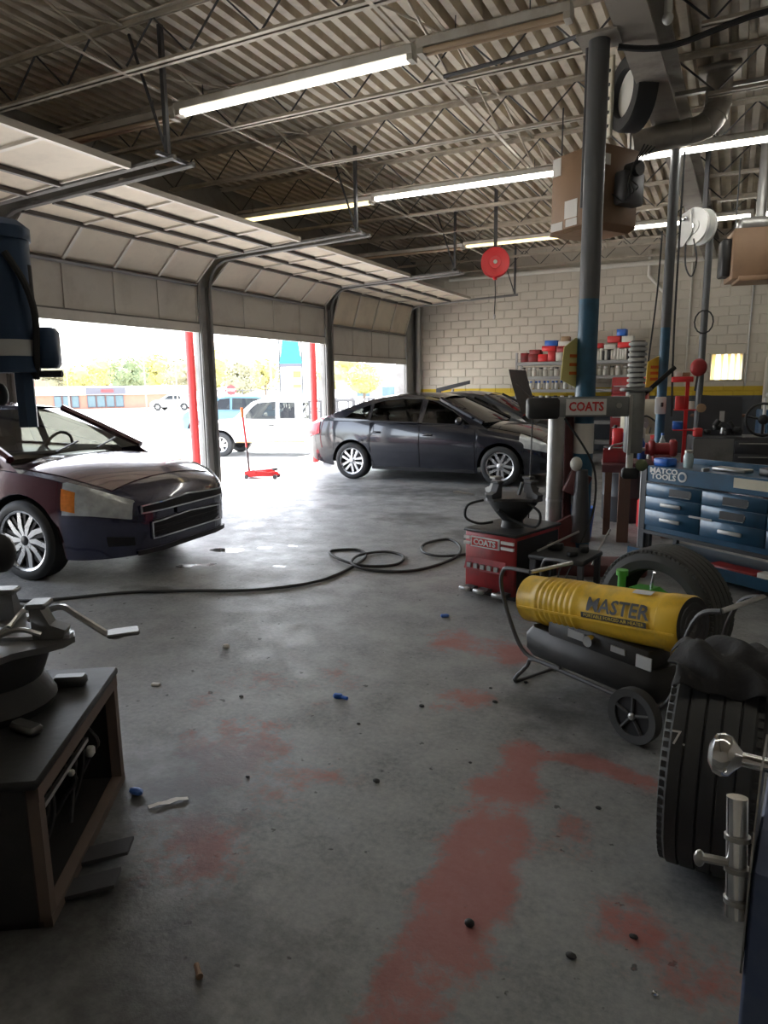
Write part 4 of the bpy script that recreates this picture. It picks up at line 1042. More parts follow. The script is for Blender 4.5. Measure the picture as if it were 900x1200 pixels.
# ---- wheel clamp machine in the left foreground
tc = thing('tire_changer', 'oily black tire changer in the left foreground with clamping table and upright arm', 'tire changer', (-1.735, 1.185, 0), R(32))
W_, D_, H_ = .72, .81, .49
q = MB(); q.b2((-W_, 0, .0), (-W_ + .02, D_, H_ - .03)); q.b2((-W_, D_ - .02, .0), (-.03, D_, H_ - .03)); q.b2((-W_, 0, 0), (-.03, .015, H_ - .03)); q.b2((-W_, 0, .0), (-.02, D_, .02)); q.build('cabinet', 'cabinet_black', tc, 0)
MB().cbox((-W_ / 2, D_ / 2, H_ - .015), (W_ + .02, D_ + .03, .03), .008).build('top_plate', 'black_oily', tc)
for y in (.02, D_ - .02): MB().b2((-.035, y - .02, .0), (.004, y + .02, H_ - .03)).build('corner_post', 'rust_edge', tc, 0)
MB().b2((-.035, 0, H_ - .075), (.006, D_, H_ - .03)).build('upper_rail', 'rust_edge', tc, 0); MB().b2((-.035, 0, .0), (.006, D_, .035)).build('lower_rail', 'rust_edge', tc, 0)
MB().b2((-.012, .05, H_ - .125), (.0, .45, H_ - .11)).build('slide_rail', 'steel', tc, 0)
MB().cyl((-.25, .5, .15), (-.25, .15, .15), .06, n=16).build('air_cylinder', 'dark_steel', tc)
MB().cyl((-.45, .62, .02), (-.45, .62, .35), .12, n=18).build('motor', 'black_oily', tc)
for k in range(7):
    y = .08 + .1 * k; rd = random.Random(k)
    MB().tube(smooth_path([(-.08 - .03 * k % .1, y, .03), (-.10, y + .06, .15), (-.06 - .02 * (k % 3), y + .03 + .04 * (k % 2), .24 + .04 * (k % 3)), (-.2, y + .1, .34)], 5), .008, 6).build('air_line', 'rubber_dusty' if k % 2 else 'dark_steel', tc)
MB().cbox((-.05, .60, .245), (.03, .035, .035), .006).build('valve', 'white_paint', tc); MB().cbox((-.05, .40, .275), (.02, .02, .02), .004).build('valve', 'white_paint', tc)
for k, y in enumerate((.10, .26)): MB().prism([(.0, y, .02), (.13, y, .045), (.16, y, .05), (.16, y, .038), (.0, y, .005)], (0, .085, 0)).build('pedal', 'dark_steel', tc, 0, fix=True)
# turntable on its gear drum
cx, cy = -.33, .50
MB().lathe([(.0, .47), (.19, .47), (.21, .52), (.17, .60), (.20, .68), (.20, .72), (.0, .72)], (cx, cy, 0), n=24).build('gear_drum', 'black_oily', tc)
tt = MB()
ot = []
for k in range(32):
    a = 2 * PI * k / 32; rr = .255 + .045 * math.cos(4 * a); ot.append((cx + rr * math.cos(a), cy + rr * math.sin(a), .72))
tt.prism(ot, (0, 0, .022)); tb = tt.build('clamp_table', 'worn_metal', tc, 0)
for k in range(4):
    a = 2 * PI * k / 4 + .0
    M_ = Matrix.Translation((cx, cy, .745)) @ Matrix.Rotation(a, 4, 'Z') @ Matrix.Translation((.17, 0, 0))
    jaw(tc, M_, 'worn_metal')
    b = MB(Matrix.Translation((cx, cy, .742)) @ Matrix.Rotation(a, 4, 'Z')); b.b2((.04, -.022, 0), (.29, .022, .012)); b.build('slide', 'steel', tb, 0)
MB().tube(smooth_path([(cx + .1, cy + .12, .77), (cx + .22, cy + .10, .82), (cx + .30, cy + .05, .80), (cx + .42, cy + .0, .74), (cx + .47, cy - .01, .745)], 5), .012, 6).build('link_bar', 'steel', tc)
MB().cbox((cx + .47, cy - .01, .752), (.11, .07, .014), .006, rz=.3).build('link_pad', 'worn_metal', tc)
MB().cyl((cx, cy, .74), (cx, cy, .80), .035, n=16).build('centre_nut', 'dark_steel', tc)
MB().cbox((-.50, .20, H_ + .03), (.26, .22, .06), .02, rz=.3).build('tool_tray', 'black_oily', tc)
MB().prism([(-.52, -.04, H_ + .002), (-.10, -.01, H_ + .002), (-.52, -.10, H_ - .14)], (0, .012, .02)).build('spatter_flap', 'maroon', tc, 0, fix=True)
MB().tube(smooth_path([(-.62, .1, H_ + .02), (-.52, .25, H_ + .09), (-.36, .22, H_ + .06), (-.22, .12, H_ + .01)], 5), .012, 6).build('lube_hose', 'rubber_dusty', tc)
MB().tube(smooth_path([(-.45, -.02, H_ + .02), (-.40, -.05, H_ - .08), (-.39, -.06, .25), (-.44, -.05, .17), (-.52, -.05, .2)], 5), .006, 6).build('red_air_line', 'maroon', tc)
MB().tube(smooth_path([(-.30, -.02, .36), (-.22, -.03, .30), (-.25, -.03, .12), (-.30, -.03, .02)], 5), .006, 6).build('grey_air_line', 'rubber_dusty', tc)
for k, (x, y, d) in enumerate(((-.12, .66, (.12, .05, .04)), (-.55, .62, (.1, .1, .06)), (-.14, .30, (.05, .12, .03)), (-.62, .42, (.08, .16, .05)))):
    MB().cbox((x, y, H_ + d[2] / 2), d, .01, rz=.5 * k).build('loose_part', 'black_oily' if k % 2 else 'worn_metal', tc)
for k in range(4):
    a = PI / 4 + k * PI / 2; MB().tube(smooth_path([(cx + .08 * math.cos(a), cy + .08 * math.sin(a), .765), (cx + .16 * math.cos(a + .3), cy + .16 * math.sin(a + .3), .80), (cx + .22 * math.cos(a + .5), cy + .22 * math.sin(a + .5), .775)], 4), .009, 6).build('link_rod', 'steel', tc)
# tower behind, swing arm and vertical shaft
MB().cbox((-.86, .62, 1.04), (.16, .16, 2.08), .02).build('tower', 'arm_blue', tc)
sx_, sy_ = -.185, .665
MB().cbox(((-.86 + sx_) / 2 - .03, (.62 + sy_) / 2, 2.06), (.76, .11, .12), .02, rz=.07).build('swing_arm', 'arm_blue', tc)
MB().cyl((sx_ - .02, sy_, 1.66), (sx_ - .02, sy_, 2.12), .085, n=24).build('arm_cylinder', 'arm_blue', tc)
MB().lathe([(0, 2.17), (.06, 2.165), (.092, 2.14), (.092, 2.10), (.085, 2.1)], (sx_ - .02, sy_, 0), n=24).build('cylinder_cap', 'arm_blue', tc)
MB().cyl((sx_ - .02, sy_, 1.715), (sx_ - .02, sy_, 1.77), .0865, n=24, cap=False).build('label_band', 'bright_plate', tc)
MB().cyl((sx_ + .05, sy_ + .0, 1.70), (sx_ + .05, sy_, 2.02), .02, n=10).build('side_pipe', 'black_plastic', tc)
MB().tube(smooth_path([(sx_ + .02, sy_ - .08, 2.05), (sx_ + .07, sy_ - .07, 1.95), (sx_ + .085, sy_ - .05, 1.85), (sx_ + .07, sy_ - .03, 1.72), (sx_ + .05, sy_, 1.64)], 5), .012, 8).build('air_line', 'rubber', tc)
MB().cbox((sx_ + .085, sy_ + .03, 1.745), (.075, .09, .14), .015).build('lock_box', 'arm_blue', tc); MB().cyl((sx_ + .03, sy_, 1.655), (sx_ + .14, sy_, 1.655), .012, n=8).build('lock_lever', 'black_plastic', tc)
MB().cyl((sx_ + .01, sy_, 1.47), (sx_ + .01, sy_, 1.70), .033, n=6).build('hex_shaft', 'arm_blue', tc, 20)
MB().ball((sx_ - .075, sy_, 1.585), (.025, .025, .04), 10, 8).build('knob', 'black_plastic', tc)
MB().tube([(-.80, .56, 1.3), (-.45, .50, 1.2), (-.275, .55, 1.08)], .022, 8).build('helper_arm', 'black_plastic', tc); MB().ball((-.27, .55, 1.04), (.05, .05, .07), 12, 8).build('roller', 'black_plastic', tc)
MB().cbox((-.30, .60, 1.36), (.05, .08, .06), .015).build('arm_stop', 'black_plastic', tc)

# ---- red tire machine in the middle, with its own table and bead tower
co = thing('tire_machine', 'red tire machine with lettered front plate, foot pedals and black clamping head', 'tire changer', (-1.80, 4.985, 0), R(-17))
MB().cbox((.235, .33, .26), (.46, .64, .46), .012).build('cabinet', 'machine_red', co)
MB().b2((.462, .03, .05), (.469, .62, .46)).build('side_panel', 'cabinet_black', co, 0)
MB().b2((.0, .02, .0), (.46, .62, .035)).build('base', 'black_oily', co, 0)
MB().cbox((.235, .33, .497), (.48, .66, .02), .006).build('top_plate', 'black_oily', co)
pl = MB().b2((.07, -.004, .375), (.33, .012, .455)).build('name_plate', 'white_ink', co, 0)
MB().b2((.082, -.007, .385), (.318, .0, .445)).build('plate_field', 'red_ink', pl, 0)
text('lettering', 'COATS', .062, 'white_ink', pl, (.20, -.009, .414), (PI / 2, 0, 0), sx=1.0, bold=.002)
for x0, x1 in ((.003, .06), (.345, .455)):
    for z in (.385, .428): MB().b2((x0, -.004, z), (x1, .01, z + .022)).build('stripe', 'white_ink', co, 0)
MB().prism([(.03, 0, .29), (.03, -.035, .20), (.03, .0, .19)], (.36, 0, 0)).build('pedal_shield', 'machine_red', co, 0, fix=True)
for k in range(5): MB().b2((.06 + .062 * k, -.04, .215), (.06 + .062 * k + .035, -.02, .25)).build('pictogram', 'galv', co, 0)
for k, x in enumerate((.05, .18, .35)):
    MB().prism([(x, -.10, .055), (x, -.03, .07), (x, .02, .06), (x, .02, .045), (x, -.10, .040)], (.085, 0, 0)).build('pedal', 'dark_steel', co, 0, fix=True)
    MB().cbox((x + .04, -.105, .06), (.095, .035, .03), .008).build('pedal_pad', 'galv', co)
MB().lathe([(0, .50), (.09, .50), (.08, .56), (.13, .62), (.19, .70), (.19, .735), (0, .735)], (.26, .28, 0), n=24).build('head_drum', 'black_oily', co)
o2 = []
for k in range(32):
    a = 2 * PI * k / 32; rr = .22 + .05 * math.cos(4 * a + .6); o2.append((.26 + rr * math.cos(a), .28 + rr * math.sin(a), .735))
MB().prism(o2, (0, 0, .02)).build('clamp_table', 'dark_steel', co, 0)
for k in range(4):
    a = 2 * PI * k / 4 - .15
    jaw(co, Matrix.Translation((.26, .28, .755)) @ Matrix.Rotation(a, 4, 'Z') @ Matrix.Translation((.16, 0, 0)), 'galv' if k == 2 else 'dark_steel')
MB().tube(smooth_path([(.10, .12, .72), (.0, .05, .68), (-.02, .05, .58), (.08, .08, .54), (.16, .16, .55)], 5), .010, 6).build('air_hose', 'rubber', co)
MB().tube(smooth_path([(.45, .2, .72), (.56, .18, .66), (.54, .16, .56), (.36, .16, .58), (.25, .1, .66)], 5), .010, 6).build('air_hose', 'rubber', co)
MB().tube([(.02, .1, .755), (-.10, .06, .77), (-.14, .05, .765)], .012, 6).build('bead_lever', 'steel', co)
MB().tube([(.30, .3, .76), (.33, .3, .86)], .014, 6).build('centre_pin', 'dark_steel', co)

bt = thing('bead_tower', 'tire machine side tower with lettered grey arm and ribbed spring column', 'tire changer', (-1.30, 5.84, 0), R(20))
MB().cbox((.33, .0, .05), (.86, .34, .10), .02).build('base', 'maroon', bt)
MB().prism([(-.1, -.16, .10), (.20, -.16, .10), (.12, -.16, .52), (-.1, -.16, .40)], (0, .06, 0)).build('guard', 'maroon', bt, 0, fix=True)
MB().cyl((.0, .0, .1), (.0, .0, 1.33), .068, n=24).build('main_tube', 'galv', bt); MB().cyl((.0, .0, .62), (.0, .0, .64), .072, n=24).build('tube_ring', 'steel', bt)
MB().cyl((.11, .08, .1), (.11, .08, 1.33), .045, n=18).build('red_tube', 'maroon', bt)
MB().cbox((.17, -.08, .78), (.17, .10, .20), .01, M=Matrix.Rotation(.45, 3, 'Y')).build('valve_box', 'maroon', bt)
MB().cbox((-.12, -.02, 1.40), (.26, .17, .17), .02).build('arm_end', 'black_oily', bt)
MB().cbox((.26, -.02, 1.41), (.62, .13, .16), .012).build('arm', 'machine_grey', bt)
np_ = MB().b2((.06, -.093, 1.345), (.38, -.08, 1.475)).build('name_plate', 'white_ink', bt, 0)
text('lettering', 'COATS', .10, 'red_ink', np_, (.22, -.096, 1.41), (PI / 2, 0, 0), bold=.003, sx=.85)
MB().cyl((.48, -.10, 1.42), (.48, -.08, 1.42), .022, n=10).build('bolt', 'steel', bt)
MB().cbox((.62, -.02, 1.28), (.13, .13, .50), .012).build('slide_block', 'machine_grey', bt)
MB().b2((.56, -.10, 1.02), (.585, -.08, 1.5)).build('slide_edge', 'steel', bt, 0)
MB().cbox((.62, -.02, 1.545), (.22, .18, .03), .01).build('slide_cap', 'machine_grey', bt)
MB().cyl((.62, -.02, 1.55), (.62, -.02, 1.93), .055, n=18).build('spring_core', 'black_oily', bt)
for k in range(9): MB().lathe([(.055, 0), (.072, .008), (.072, .026), (.055, .034)], (.62, -.02, 1.56 + .041 * k), n=18).build('spring_coil', 'bright_plate', bt)
MB().cyl((.60, -.02, .88), (.60, -.02, 1.04), .028, n=12).build('shaft', 'white_paint', bt); MB().cbox((.61, -.02, .86), (.14, .08, .09), .02).build('mount_head', 'black_oily', bt)
MB().ball((.69, -.05, .93), .05, 12, 8).build('green_knob', 'leaf_green', bt)
MB().tube([(.95, .1, 1.72), (.70, .05, 1.5)], .02, 6).build('hand_lever', 'black_plastic', bt)
MB().tube(smooth_path([(.05, -.1, 1.32), (.28, -.15, .95), (.3, -.18, .6), (.2, -.2, .3)], 5), .009, 6).build('air_line', 'rubber', bt)
MB().tube(smooth_path([(.45, -.12, .4), (.35, -.2, .25), (.3, -.22, .12)], 5), .009, 6).build('air_line', 'galv', bt)
MB().tube([(-.28, .0, .12), (-.20, -.08, .75)], .010, 6).build('bead_bar', 'galv', bt)
MB().tube([(-.20, -.02, 1.33), (-.22, -.06, .1)], .006, 6).build('hanging_cord', 'rubber', bt)
MB().cyl((.2, -.12, .3), (.2, -.12, .9), .09, .05, n=12).build('regulator', 'dark_steel', bt); MB().ball((.15, -.14, .95), (.05, .05, .06), 12, 8).build('filter_bowl', 'offwhite', bt)

# low oily stand beside it
ls = thing('oily_stand', 'low oily black stand right of the red tire machine with clutter on it', 'stand', (-1.02, 5.02, 0), R(-10))
MB().cbox((0, 0, .36), (.42, .40, .035), .01).build('top', 'black_oily', ls)
for x in (-.18, .18):
    for y in (-.17, .17): MB().b2((x - .018, y - .018, 0), (x + .018, y + .018, .35)).build('leg', 'dark_steel', ls, 0)
MB().b2((-.19, -.18, .10), (.19, .18, .12)).build('lower_shelf', 'black_oily', ls, 0)
MB().lathe([(0, .0), (.11, .0), (.14, .05), (.10, .05), (.09, .01), (0, .01)], (0.02, 0, .12), n=18).build('catch_pan', 'galv', ls)
for k in range(5): MB().tube(smooth_path([(-.15 + .07 * k, -.19, .35), (-.14 + .06 * k, -.23, .25), (-.15 + .07 * k, -.22, .1 + .03 * (k % 2))], 4), .006, 5).build('dangling_line', 'rubber', ls)
for k, (x, y, s_) in enumerate(((-.1, .05, .05), (.08, -.08, .035), (.1, .1, .045))):
    MB().cbox((x, y, .378 + s_ / 2), (s_ * 2.2, s_ * 1.5, s_), .01, rz=k).build('part_block', 'black_oily', ls)
MB().tube([(-.17, -.12, .39), (.05, .12, .52)], .009, 6).build('pry_bar', 'steel', ls)

# ---- yellow torpedo heater
P0, P1 = V((-.925, 3.667, .430)), V((-.085, 3.20, .545))
ang = math.atan2(P1.y - P0.y, P1.x - P0.x)
ht = thing('torpedo_heater', 'yellow torpedo heater on a black wheeled cart with wire guards', 'heater', (P0.x, P0.y, 0), ang)
tilt = math.atan2(P1.z - P0.z, (P1 - P0).xy.length); Lh = (P1 - P0).length
TM = Matrix.Translation((0, 0, P0.z)) @ Matrix.Rotation(-tilt, 4, 'Y')
b = MB(TM); prof = [(.118, 0), (.127, .01), (.127, .10)]
for k in range(8): prof += [(.127, .13 + .035 * k), (.132, .14 + .035 * k), (.132, .152 + .035 * k), (.127, .162 + .035 * k)]
prof += [(.127, .45), (.128, Lh - .11), (.133, Lh - .105), (.133, Lh - .01), (.127, Lh)]
b.lathe(prof, (0, 0, 0), (1, 0, 0), n=40); b.build('barrel', 'yellow_paint', ht)
b = MB(TM); b.lathe([(.118, 0), (.10, .05), (.085, .30), (.0, .30)], (0, 0, 0), (1, 0, 0), n=32); b.build('burner_cone', 'black_oily', ht)
b = MB(TM); b.lathe([(.127, Lh), (.11, Lh - .01), (.0, Lh - .01)], (0, 0, 0), (1, 0, 0), n=32); b.build('fan_grille', 'dark_steel', ht)
for k in range(3):
    b = MB(TM); b.tube([(Lh + .002, (.03 + .035 * k) * math.cos(2 * PI * i / 20), (.03 + .035 * k) * math.sin(2 * PI * i / 20)) for i in range(20)], .003, 5, closed=True); b.build('grille_ring', 'dark_steel', ht)
b = MB(TM); b.b2((.02, -.1345, -.022), (Lh - .01, -.120, -.012)); b.build('body_seam', 'yellow_paint', ht, 0)
# lettering on the side of the barrel that faces the room: a curved plate under raised letters
b = MB(TM); rows = []
for i in range(9):
    t = R(-12 + 52 * i / 8); rows.append([(x, -.1335 * math.cos(t), .1335 * math.sin(t)) for x in (.50, .62, .74, .86)])
def wrap_text(s, size, x, t0, m, nm, bold=.0, sx=1.0, r=.1375):
    o = text(nm, s, size, m, ht, (0, 0, 0), (0, 0, 0), ext=.0, sx=1.0, bold=bold)
    me = o.data
    import bmesh
    bm = bmesh.new(); bm.from_mesh(me)
    for q in range(-6, 7): bmesh.ops.bisect_plane(bm, geom=bm.verts[:] + bm.edges[:] + bm.faces[:], plane_co=(0, q * .009, 0), plane_no=(0, 1, 0))
    bm.to_mesh(me); bm.free()
    for v_ in me.vertices:
        a = R(t0) + v_.co.y / r
        p = TM @ V((x + v_.co.x * sx, -r * math.cos(a), r * math.sin(a))); v_.co = p
    return o
mat('letter_black', (.03, .03, .03), .5, 0, .1, 20)
wrap_text('MASTER', .096, .66, 24, 'letter_black', 'lettering', .0022, 1.0)
o_ = MB(TM); o_.grid([[(x, -.1365 * math.cos(R(t)), .1365 * math.sin(R(t))) for x in (.46, .56, .66, .76, .825)] for t in (-4, 0, 4, 7)]); o_.build('stripe_plate', 'letter_black', ht)
wrap_text('PORTABLE FORCED AIR HEATER', .022, .645, 1.5, 'yellow_sign', 'small_lettering', 0, 1.05, .1385)
o_ = MB(TM); o_.grid([[(x, -.1365 * math.cos(R(t)), .1365 * math.sin(R(t))) for x in (.70, .76, .80)] for t in (66, 74, 82)]); o_.build('grey_label', 'bright_plate', ht)
# tank, control panel, cart
b = MB(); b.cbox((.47, .0, .235), (.84, .26, .16), .05); b.build('fuel_tank', 'cabinet_black', ht)
b = MB(); b.cbox((.52, -.02, .345), (.62, .17, .10), .02); b.build('control_housing', 'cabinet_black', ht)
MB().cyl((.50, -.105, .36), (.50, -.135, .36), .028, n=16).build('knob', 'chrome', ht)
MB().b2((.76, -.112, .315), (.84, -.105, .375)).build('warning_label', 'bright_plate', ht, 0); MB().b2((.36, -.112, .34), (.46, -.105, .38)).build('gauge_label', 'galv', ht, 0); MB().b2((.62, -.112, .345), (.70, -.105, .375)).build('switch_plate', 'galv', ht, 0)
MB().cyl((.2, 0, .30), (.2, 0, .335), .035, n=14).build('fuel_cap', 'black_plastic', ht)
for y in (-.16, .16):
    MB().tube(smooth_path([(1.17, y, .70), (1.08, y, .66), (1.02, y, .52), (.99, y, .30), (.93, y, .19), (.84, y, .165), (.30, y, .17), (.12, y, .185), (.02, y, .30), (-.07, y, .50), (-.06, y, .60), (.0, y, .625), (.14, y, .635)], 5), .011, 8).build('cart_rail', 'dark_steel', ht)
MB().tube([(.14, -.16, .635), (.14, .16, .635)], .011, 8).build('front_bar', 'steel', ht); MB().tube([(1.17, -.16, .70), (1.17, .16, .70)], .011, 8).build('handle_bar', 'steel', ht)
MB().tube(smooth_path([(.36, -.16, .175), (.17, -.16, .165), (.14, -.165, .12), (.07, -.18, .012), (.07, .18, .012), (.14, .165, .12), (.17, .16, .165), (.36, .16, .175)], 4), .011, 8).build('front_leg', 'dark_steel', ht)
for y in (-.20, .20):
    w_ = MB(); w_.lathe([(.09, -.022), (.125, -.025), (.127, 0), (.125, .025), (.09, .022)], (.83, y, .127), (0, 1, 0), n=32, closed=True); wo_ = w_.build('wheel', 'rubber_dusty', ht)
    MB().lathe([(.0, -.012), (.092, -.012), (.092, .012), (0, .012)], (.83, y, .127), (0, 1, 0), n=24).build('wheel_disc', 'black_plastic', wo_)
    for k in range(5):
        a = 2 * PI * k / 5 + .3; MB().tube([(.83 + .02 * math.cos(a), y - .015, .127 + .02 * math.sin(a)), (.83 + .088 * math.cos(a), y - .015, .127 + .088 * math.sin(a))], .009, 6).build('spoke', 'rubber_dusty', wo_)
    MB().ball((.83, y - .02 if y < 0 else y + .02, .127), (.018, .014, .018), 10, 6).build('hub', 'steel', wo_)
MB().cyl((.83, -.2, .127), (.83, .2, .127), .01, n=8).build('axle', 'steel', ht)

# ---- loose tires
def tire(name, label, loc, rot, r, w2, rr, white=False, sub=76):
    t = thing(name, label, 'tire', loc); t.rotation_euler = rot
    prof = [(rr, -w2 * .75), (rr + .012, -w2 * .92), ((rr + r) / 2, -w2 * 1.04), (r - .035, -w2 * .99), (r - .008, -w2 * .86)]
    xs_ = [-.8, -.56, -.5, -.2, -.14, .14, .2, .5, .56, .8]
    for i, x in enumerate(xs_):
        g = 0 if i % 2 == 0 else 0
        prof.append((r, x * w2))
        if i in (1, 3, 5, 7): prof += [(r - .010, (x + .012) * w2), (r - .010, (xs_[i + 1] - .012) * w2)]
    prof += [(r - .008, w2 * .86), (r - .035, w2 * .99), ((rr + r) / 2, w2 * 1.04), (rr + .012, w2 * .92), (rr, w2 * .75), (rr + .03, w2 * .6), (r - .03, w2 * .5), (r - .03, -w2 * .5), (rr + .03, -w2 * .6)]
    b = MB(); b.lathe(prof, (0, 0, 0), (1, 0, 0), n=72, closed=True); b.build('carcass', 'rubber_dusty', t, 30)
    sm = MB(); 
    for k in range(sub):
        a = 2 * PI * k / sub
        for s_ in (-1, 1):
            c_, s2_ = math.cos(a), math.sin(a)
            M_ = Matrix.Rotation(a, 4, 'X'); q = MB(M_); q.b2((s_ * w2 * .84, -.009, r - .02), (s_ * w2 * .96, .009, r - .007)); sm.add(q.v, q.f)
    tag(sm.build('shoulder_lugs', 'rubber_dusty', t, 0), kind='stuff')
    return t
t1 = tire('car_tire', 'large upright tire facing the tread to the camera, draped with a black cloth', (.035, 2.40, .358), (0, 0, R(-4)), .358, .135, .215)
text('tread_lettering', '7.', .06, 'white_ink', t1, (-.088, -.305, .192), (R(58), 0, R(8)), ext=.0008)
t2 = tire('car_tire', 'bare tire standing behind the yellow heater, seen through its open centre', (-.27, 4.02, .352), (0, R(0), R(64)), .352, .12, .235)

# black cloth draped over the front tire
cl = MB(); rows = []
rd = random.Random(3)
for i in range(22):
    a = R(-34 + 100 * i / 21); row = []
    for k in range(15):
        x = -.15 + .33 * k / 14 + .02 * math.sin(i * .9)
        ov = max(0, abs(x) - .13)
        rr_ = .372 + .018 * math.sin(k * 1.3 + i * .5) + .016 * math.sin(i * .9 + k * .7) + .012 * rd.random() - ov * .9
        row.append((.035 + x, 2.40 + rr_ * math.sin(a) , .358 + rr_ * math.cos(a)))
    rows.append(row)
cl.grid(rows[0:16], True)
c_ = cl.build('cloth', 'cloth_black', None, 80)
md = c_.modifiers.new('solid', 'SOLIDIFY'); md.thickness = .006; md = c_.modifiers.new('sub', 'SUBSURF'); md.levels = 1; md.render_levels = 1
tag(c_, 'crumpled black cloth lying on top of the large front tire', 'cloth')
# green things inside the tire behind the heater
gt = thing('green_caddy', 'bright green plastic caddy inside the tire behind the heater', 'caddy', (-.30, 3.78, .36), R(-28))
MB().prism([(-.13, -.05, 0), (.15, -.05, 0), (.16, -.05, .10), (.0, -.05, .17), (-.12, -.05, .16)], (0, .1, 0)).build('body', 'green_plastic', gt, 0, fix=True)
MB().cyl((-.20, 0, 0), (-.20, 0, .22), .022, n=14).build('spout', 'green_plastic', gt); MB().cyl((-.20, 0, .20), (-.20, 0, .23), .032, n=14).build('spout_lip', 'green_plastic', gt)
MB().b2((-.20, -.02, .0), (-.1, .02, .05)).build('bridge', 'green_plastic', gt, 0); MB().tube([(-.02, 0, .15), (.0, -.01, .26)], .008, 6).build('screwdriver_shaft', 'chrome', gt)
bx = MB().cbox((-.30, 3.78, .18), (.34, .16, .358), .01, rz=R(-28)).build('cardboard_box', 'brown_box', None); tag(bx, 'cardboard box supporting the green caddy behind the heater', 'box')

# ---- blue cabinet with chrome knob at the right edge
cb = thing('steel_cabinet', 'scuffed blue steel cabinet at the right edge with chrome knob and slide bolt', 'cabinet', (.052, .735, 0), R(-6))
MB().cbox((.30, .22, .55), (.60, .44, 1.10), .004).build('body', 'cab_blue', cb)
MB().prism([(-.003, .0, .98), (-.003, .0, 1.10), (-.003, .05, 1.19), (-.003, .12, 1.20), (-.003, .12, .98)], (.002, 0, 0)).build('bolt_plate', 'galv', cb, 0, fix=True)
MB().cyl((-.012, .02, 1.03), (-.022, .045, 1.155), .011, n=14).build('bolt_barrel', 'chrome', cb)
for k in range(3): MB().cyl((-.0125 - .0026 * k, .022 + .0066 * k, 1.045 + .033 * k), (-.0129 - .0026 * k, .023 + .0066 * k, 1.050 + .033 * k), .0135, n=14).build('bolt_ring', 'galv', cb)
MB().tube([(-.016, .03, 1.085), (-.05, .02, 1.087)], .005, 8).build('bolt_handle', 'steel', cb); MB().ball((-.052, .02, 1.085), (.006, .006, .010), 10, 8).build('handle_tip', 'steel', cb)
MB().lathe([(0, .0), (.016, .0), (.016, .004), (.008, .008), (.008, .034), (.014, .040), (.022, .046), (.0245, .054), (.022, .062), (.012, .068), (0, .069)], (.012, .075, 1.185), (-1, 0, 0), n=28).build('knob', 'chrome', cb)
# ================================================================ RIGHT SIDE: TOOL CHESTS, BENCH, CLUTTER
# ---- blue tool chest with lettered lid on a rolling cart
tb_ = thing('tool_chest', 'blue lettered tool chest with drawers and cream sticker, on a rolling cart', 'tool chest', (-.665, 6.65, 0), R(-34.8))
LB, DB_ = 1.75, .48
MB().b2((0, .0, .27), (LB, DB_, .72)).build('body', 'toolbox_blue', tb_, 0)
MB().b2((.03, -.003, .725), (LB, DB_, .862)).build('lid', 'toolbox_blue', tb_, 0)
MB().b2((-.03, -.012, .10), (.028, .02, .87)).build('corner_strip', 'toolbox_dark', tb_, 0); MB().b2((-.036, -.016, .10), (-.028, .02, .87)).build('edge_strip', 'galv', tb_, 0)
MB().b2((.03, -.016, .712), (LB, .0, .722)).build('chrome_strip', 'chrome', tb_, 0)
lg = text('lettering', 'MATCO\nTOOLS', .066, 'white_ink', tb_, (.205, -.006, .80), (PI / 2, 0, 0), bold=.002, sx=1.25)
MB().cyl((.40, -.008, .795), (.40, -.003, .795), .045, n=20).build('round_emblem', 'bright_plate', tb_); MB().cyl((.40, -.010, .795), (.40, -.008, .795), .028, n=16).build('emblem_centre', 'toolbox_blue', tb_)
MB().b2((.88, -.006, .765), (1.30, -.003, .845)).build('sticker', 'cream', tb_, 0)
MB().b2((.56, .02, .862), (.58, .10, .885)).build('lid_stay', 'galv', tb_, 0); MB().b2((.05, .44, .862), (LB, .47, .91)).build('lid_back', 'toolbox_blue', tb_, 0)
def drawer(x0, x1, z0, z1, pull):
    d = MB().cbox(((x0 + x1) / 2, -.008, (z0 + z1) / 2), (x1 - x0, .018, z1 - z0), .004).build('drawer', 'toolbox_blue', tb_)
    for px_, kind in pull:
        zc = (z0 + z1) / 2
        if kind == 'bar':
            MB().cbox((px_, -.036, zc), (.21, .016, .032), .006).build('handle', 'bright_plate', d)
            for s_ in (-.09, .09): MB().b2((px_ + s_ - .008, -.032, zc - .008), (px_ + s_ + .008, -.014, zc + .008)).build('handle_foot', 'dark_steel', d, 0)
        else:
            MB().b2((px_ - .11, -.019, zc - .032), (px_ + .11, -.016, zc + .032)).build('pull_recess', 'toolbox_dark', d, 0)
            MB().tube([(px_ - .11, -.021, zc - .034), (px_ + .10, -.021, zc - .034), (px_ + .112, -.021, zc - .01), (px_ + .112, -.021, zc + .02)], .004, 5).build('recess_edge', 'steel', d)
for x0, x1, sh_ in ((.035, .60, 0), (.61, 1.18, 0), (1.19, LB, 0)):
    c_ = (x0 + x1) / 2
    drawer(x0, x1, .595, .705, [(c_ + (.08 if x0 < .5 else .02), 'recess')])
    drawer(x0, x1, .475, .588, [(c_ - .0, 'bar' if x0 < .5 else 'recess')])
    drawer(x0, x1, .325, .468, [(c_ - .0, 'bar')])
MB().b2((.50, -.022, .462), (.72, -.016, .480)).build('label_strip', 'galv', tb_, 0)
MB().b2((0, -.02, .245), (LB, DB_, .275)).build('cart_deck', 'toolbox_dark', tb_, 0)
tr = MB().b2((.05, -.22, .075), (LB, DB_, .09)).build('lower_tray', 'toolbox_blue', tb_, 0); MB().b2((.05, -.235, .06), (LB, -.22, .15)).build('tray_lip', 'toolbox_blue', tr, 0)
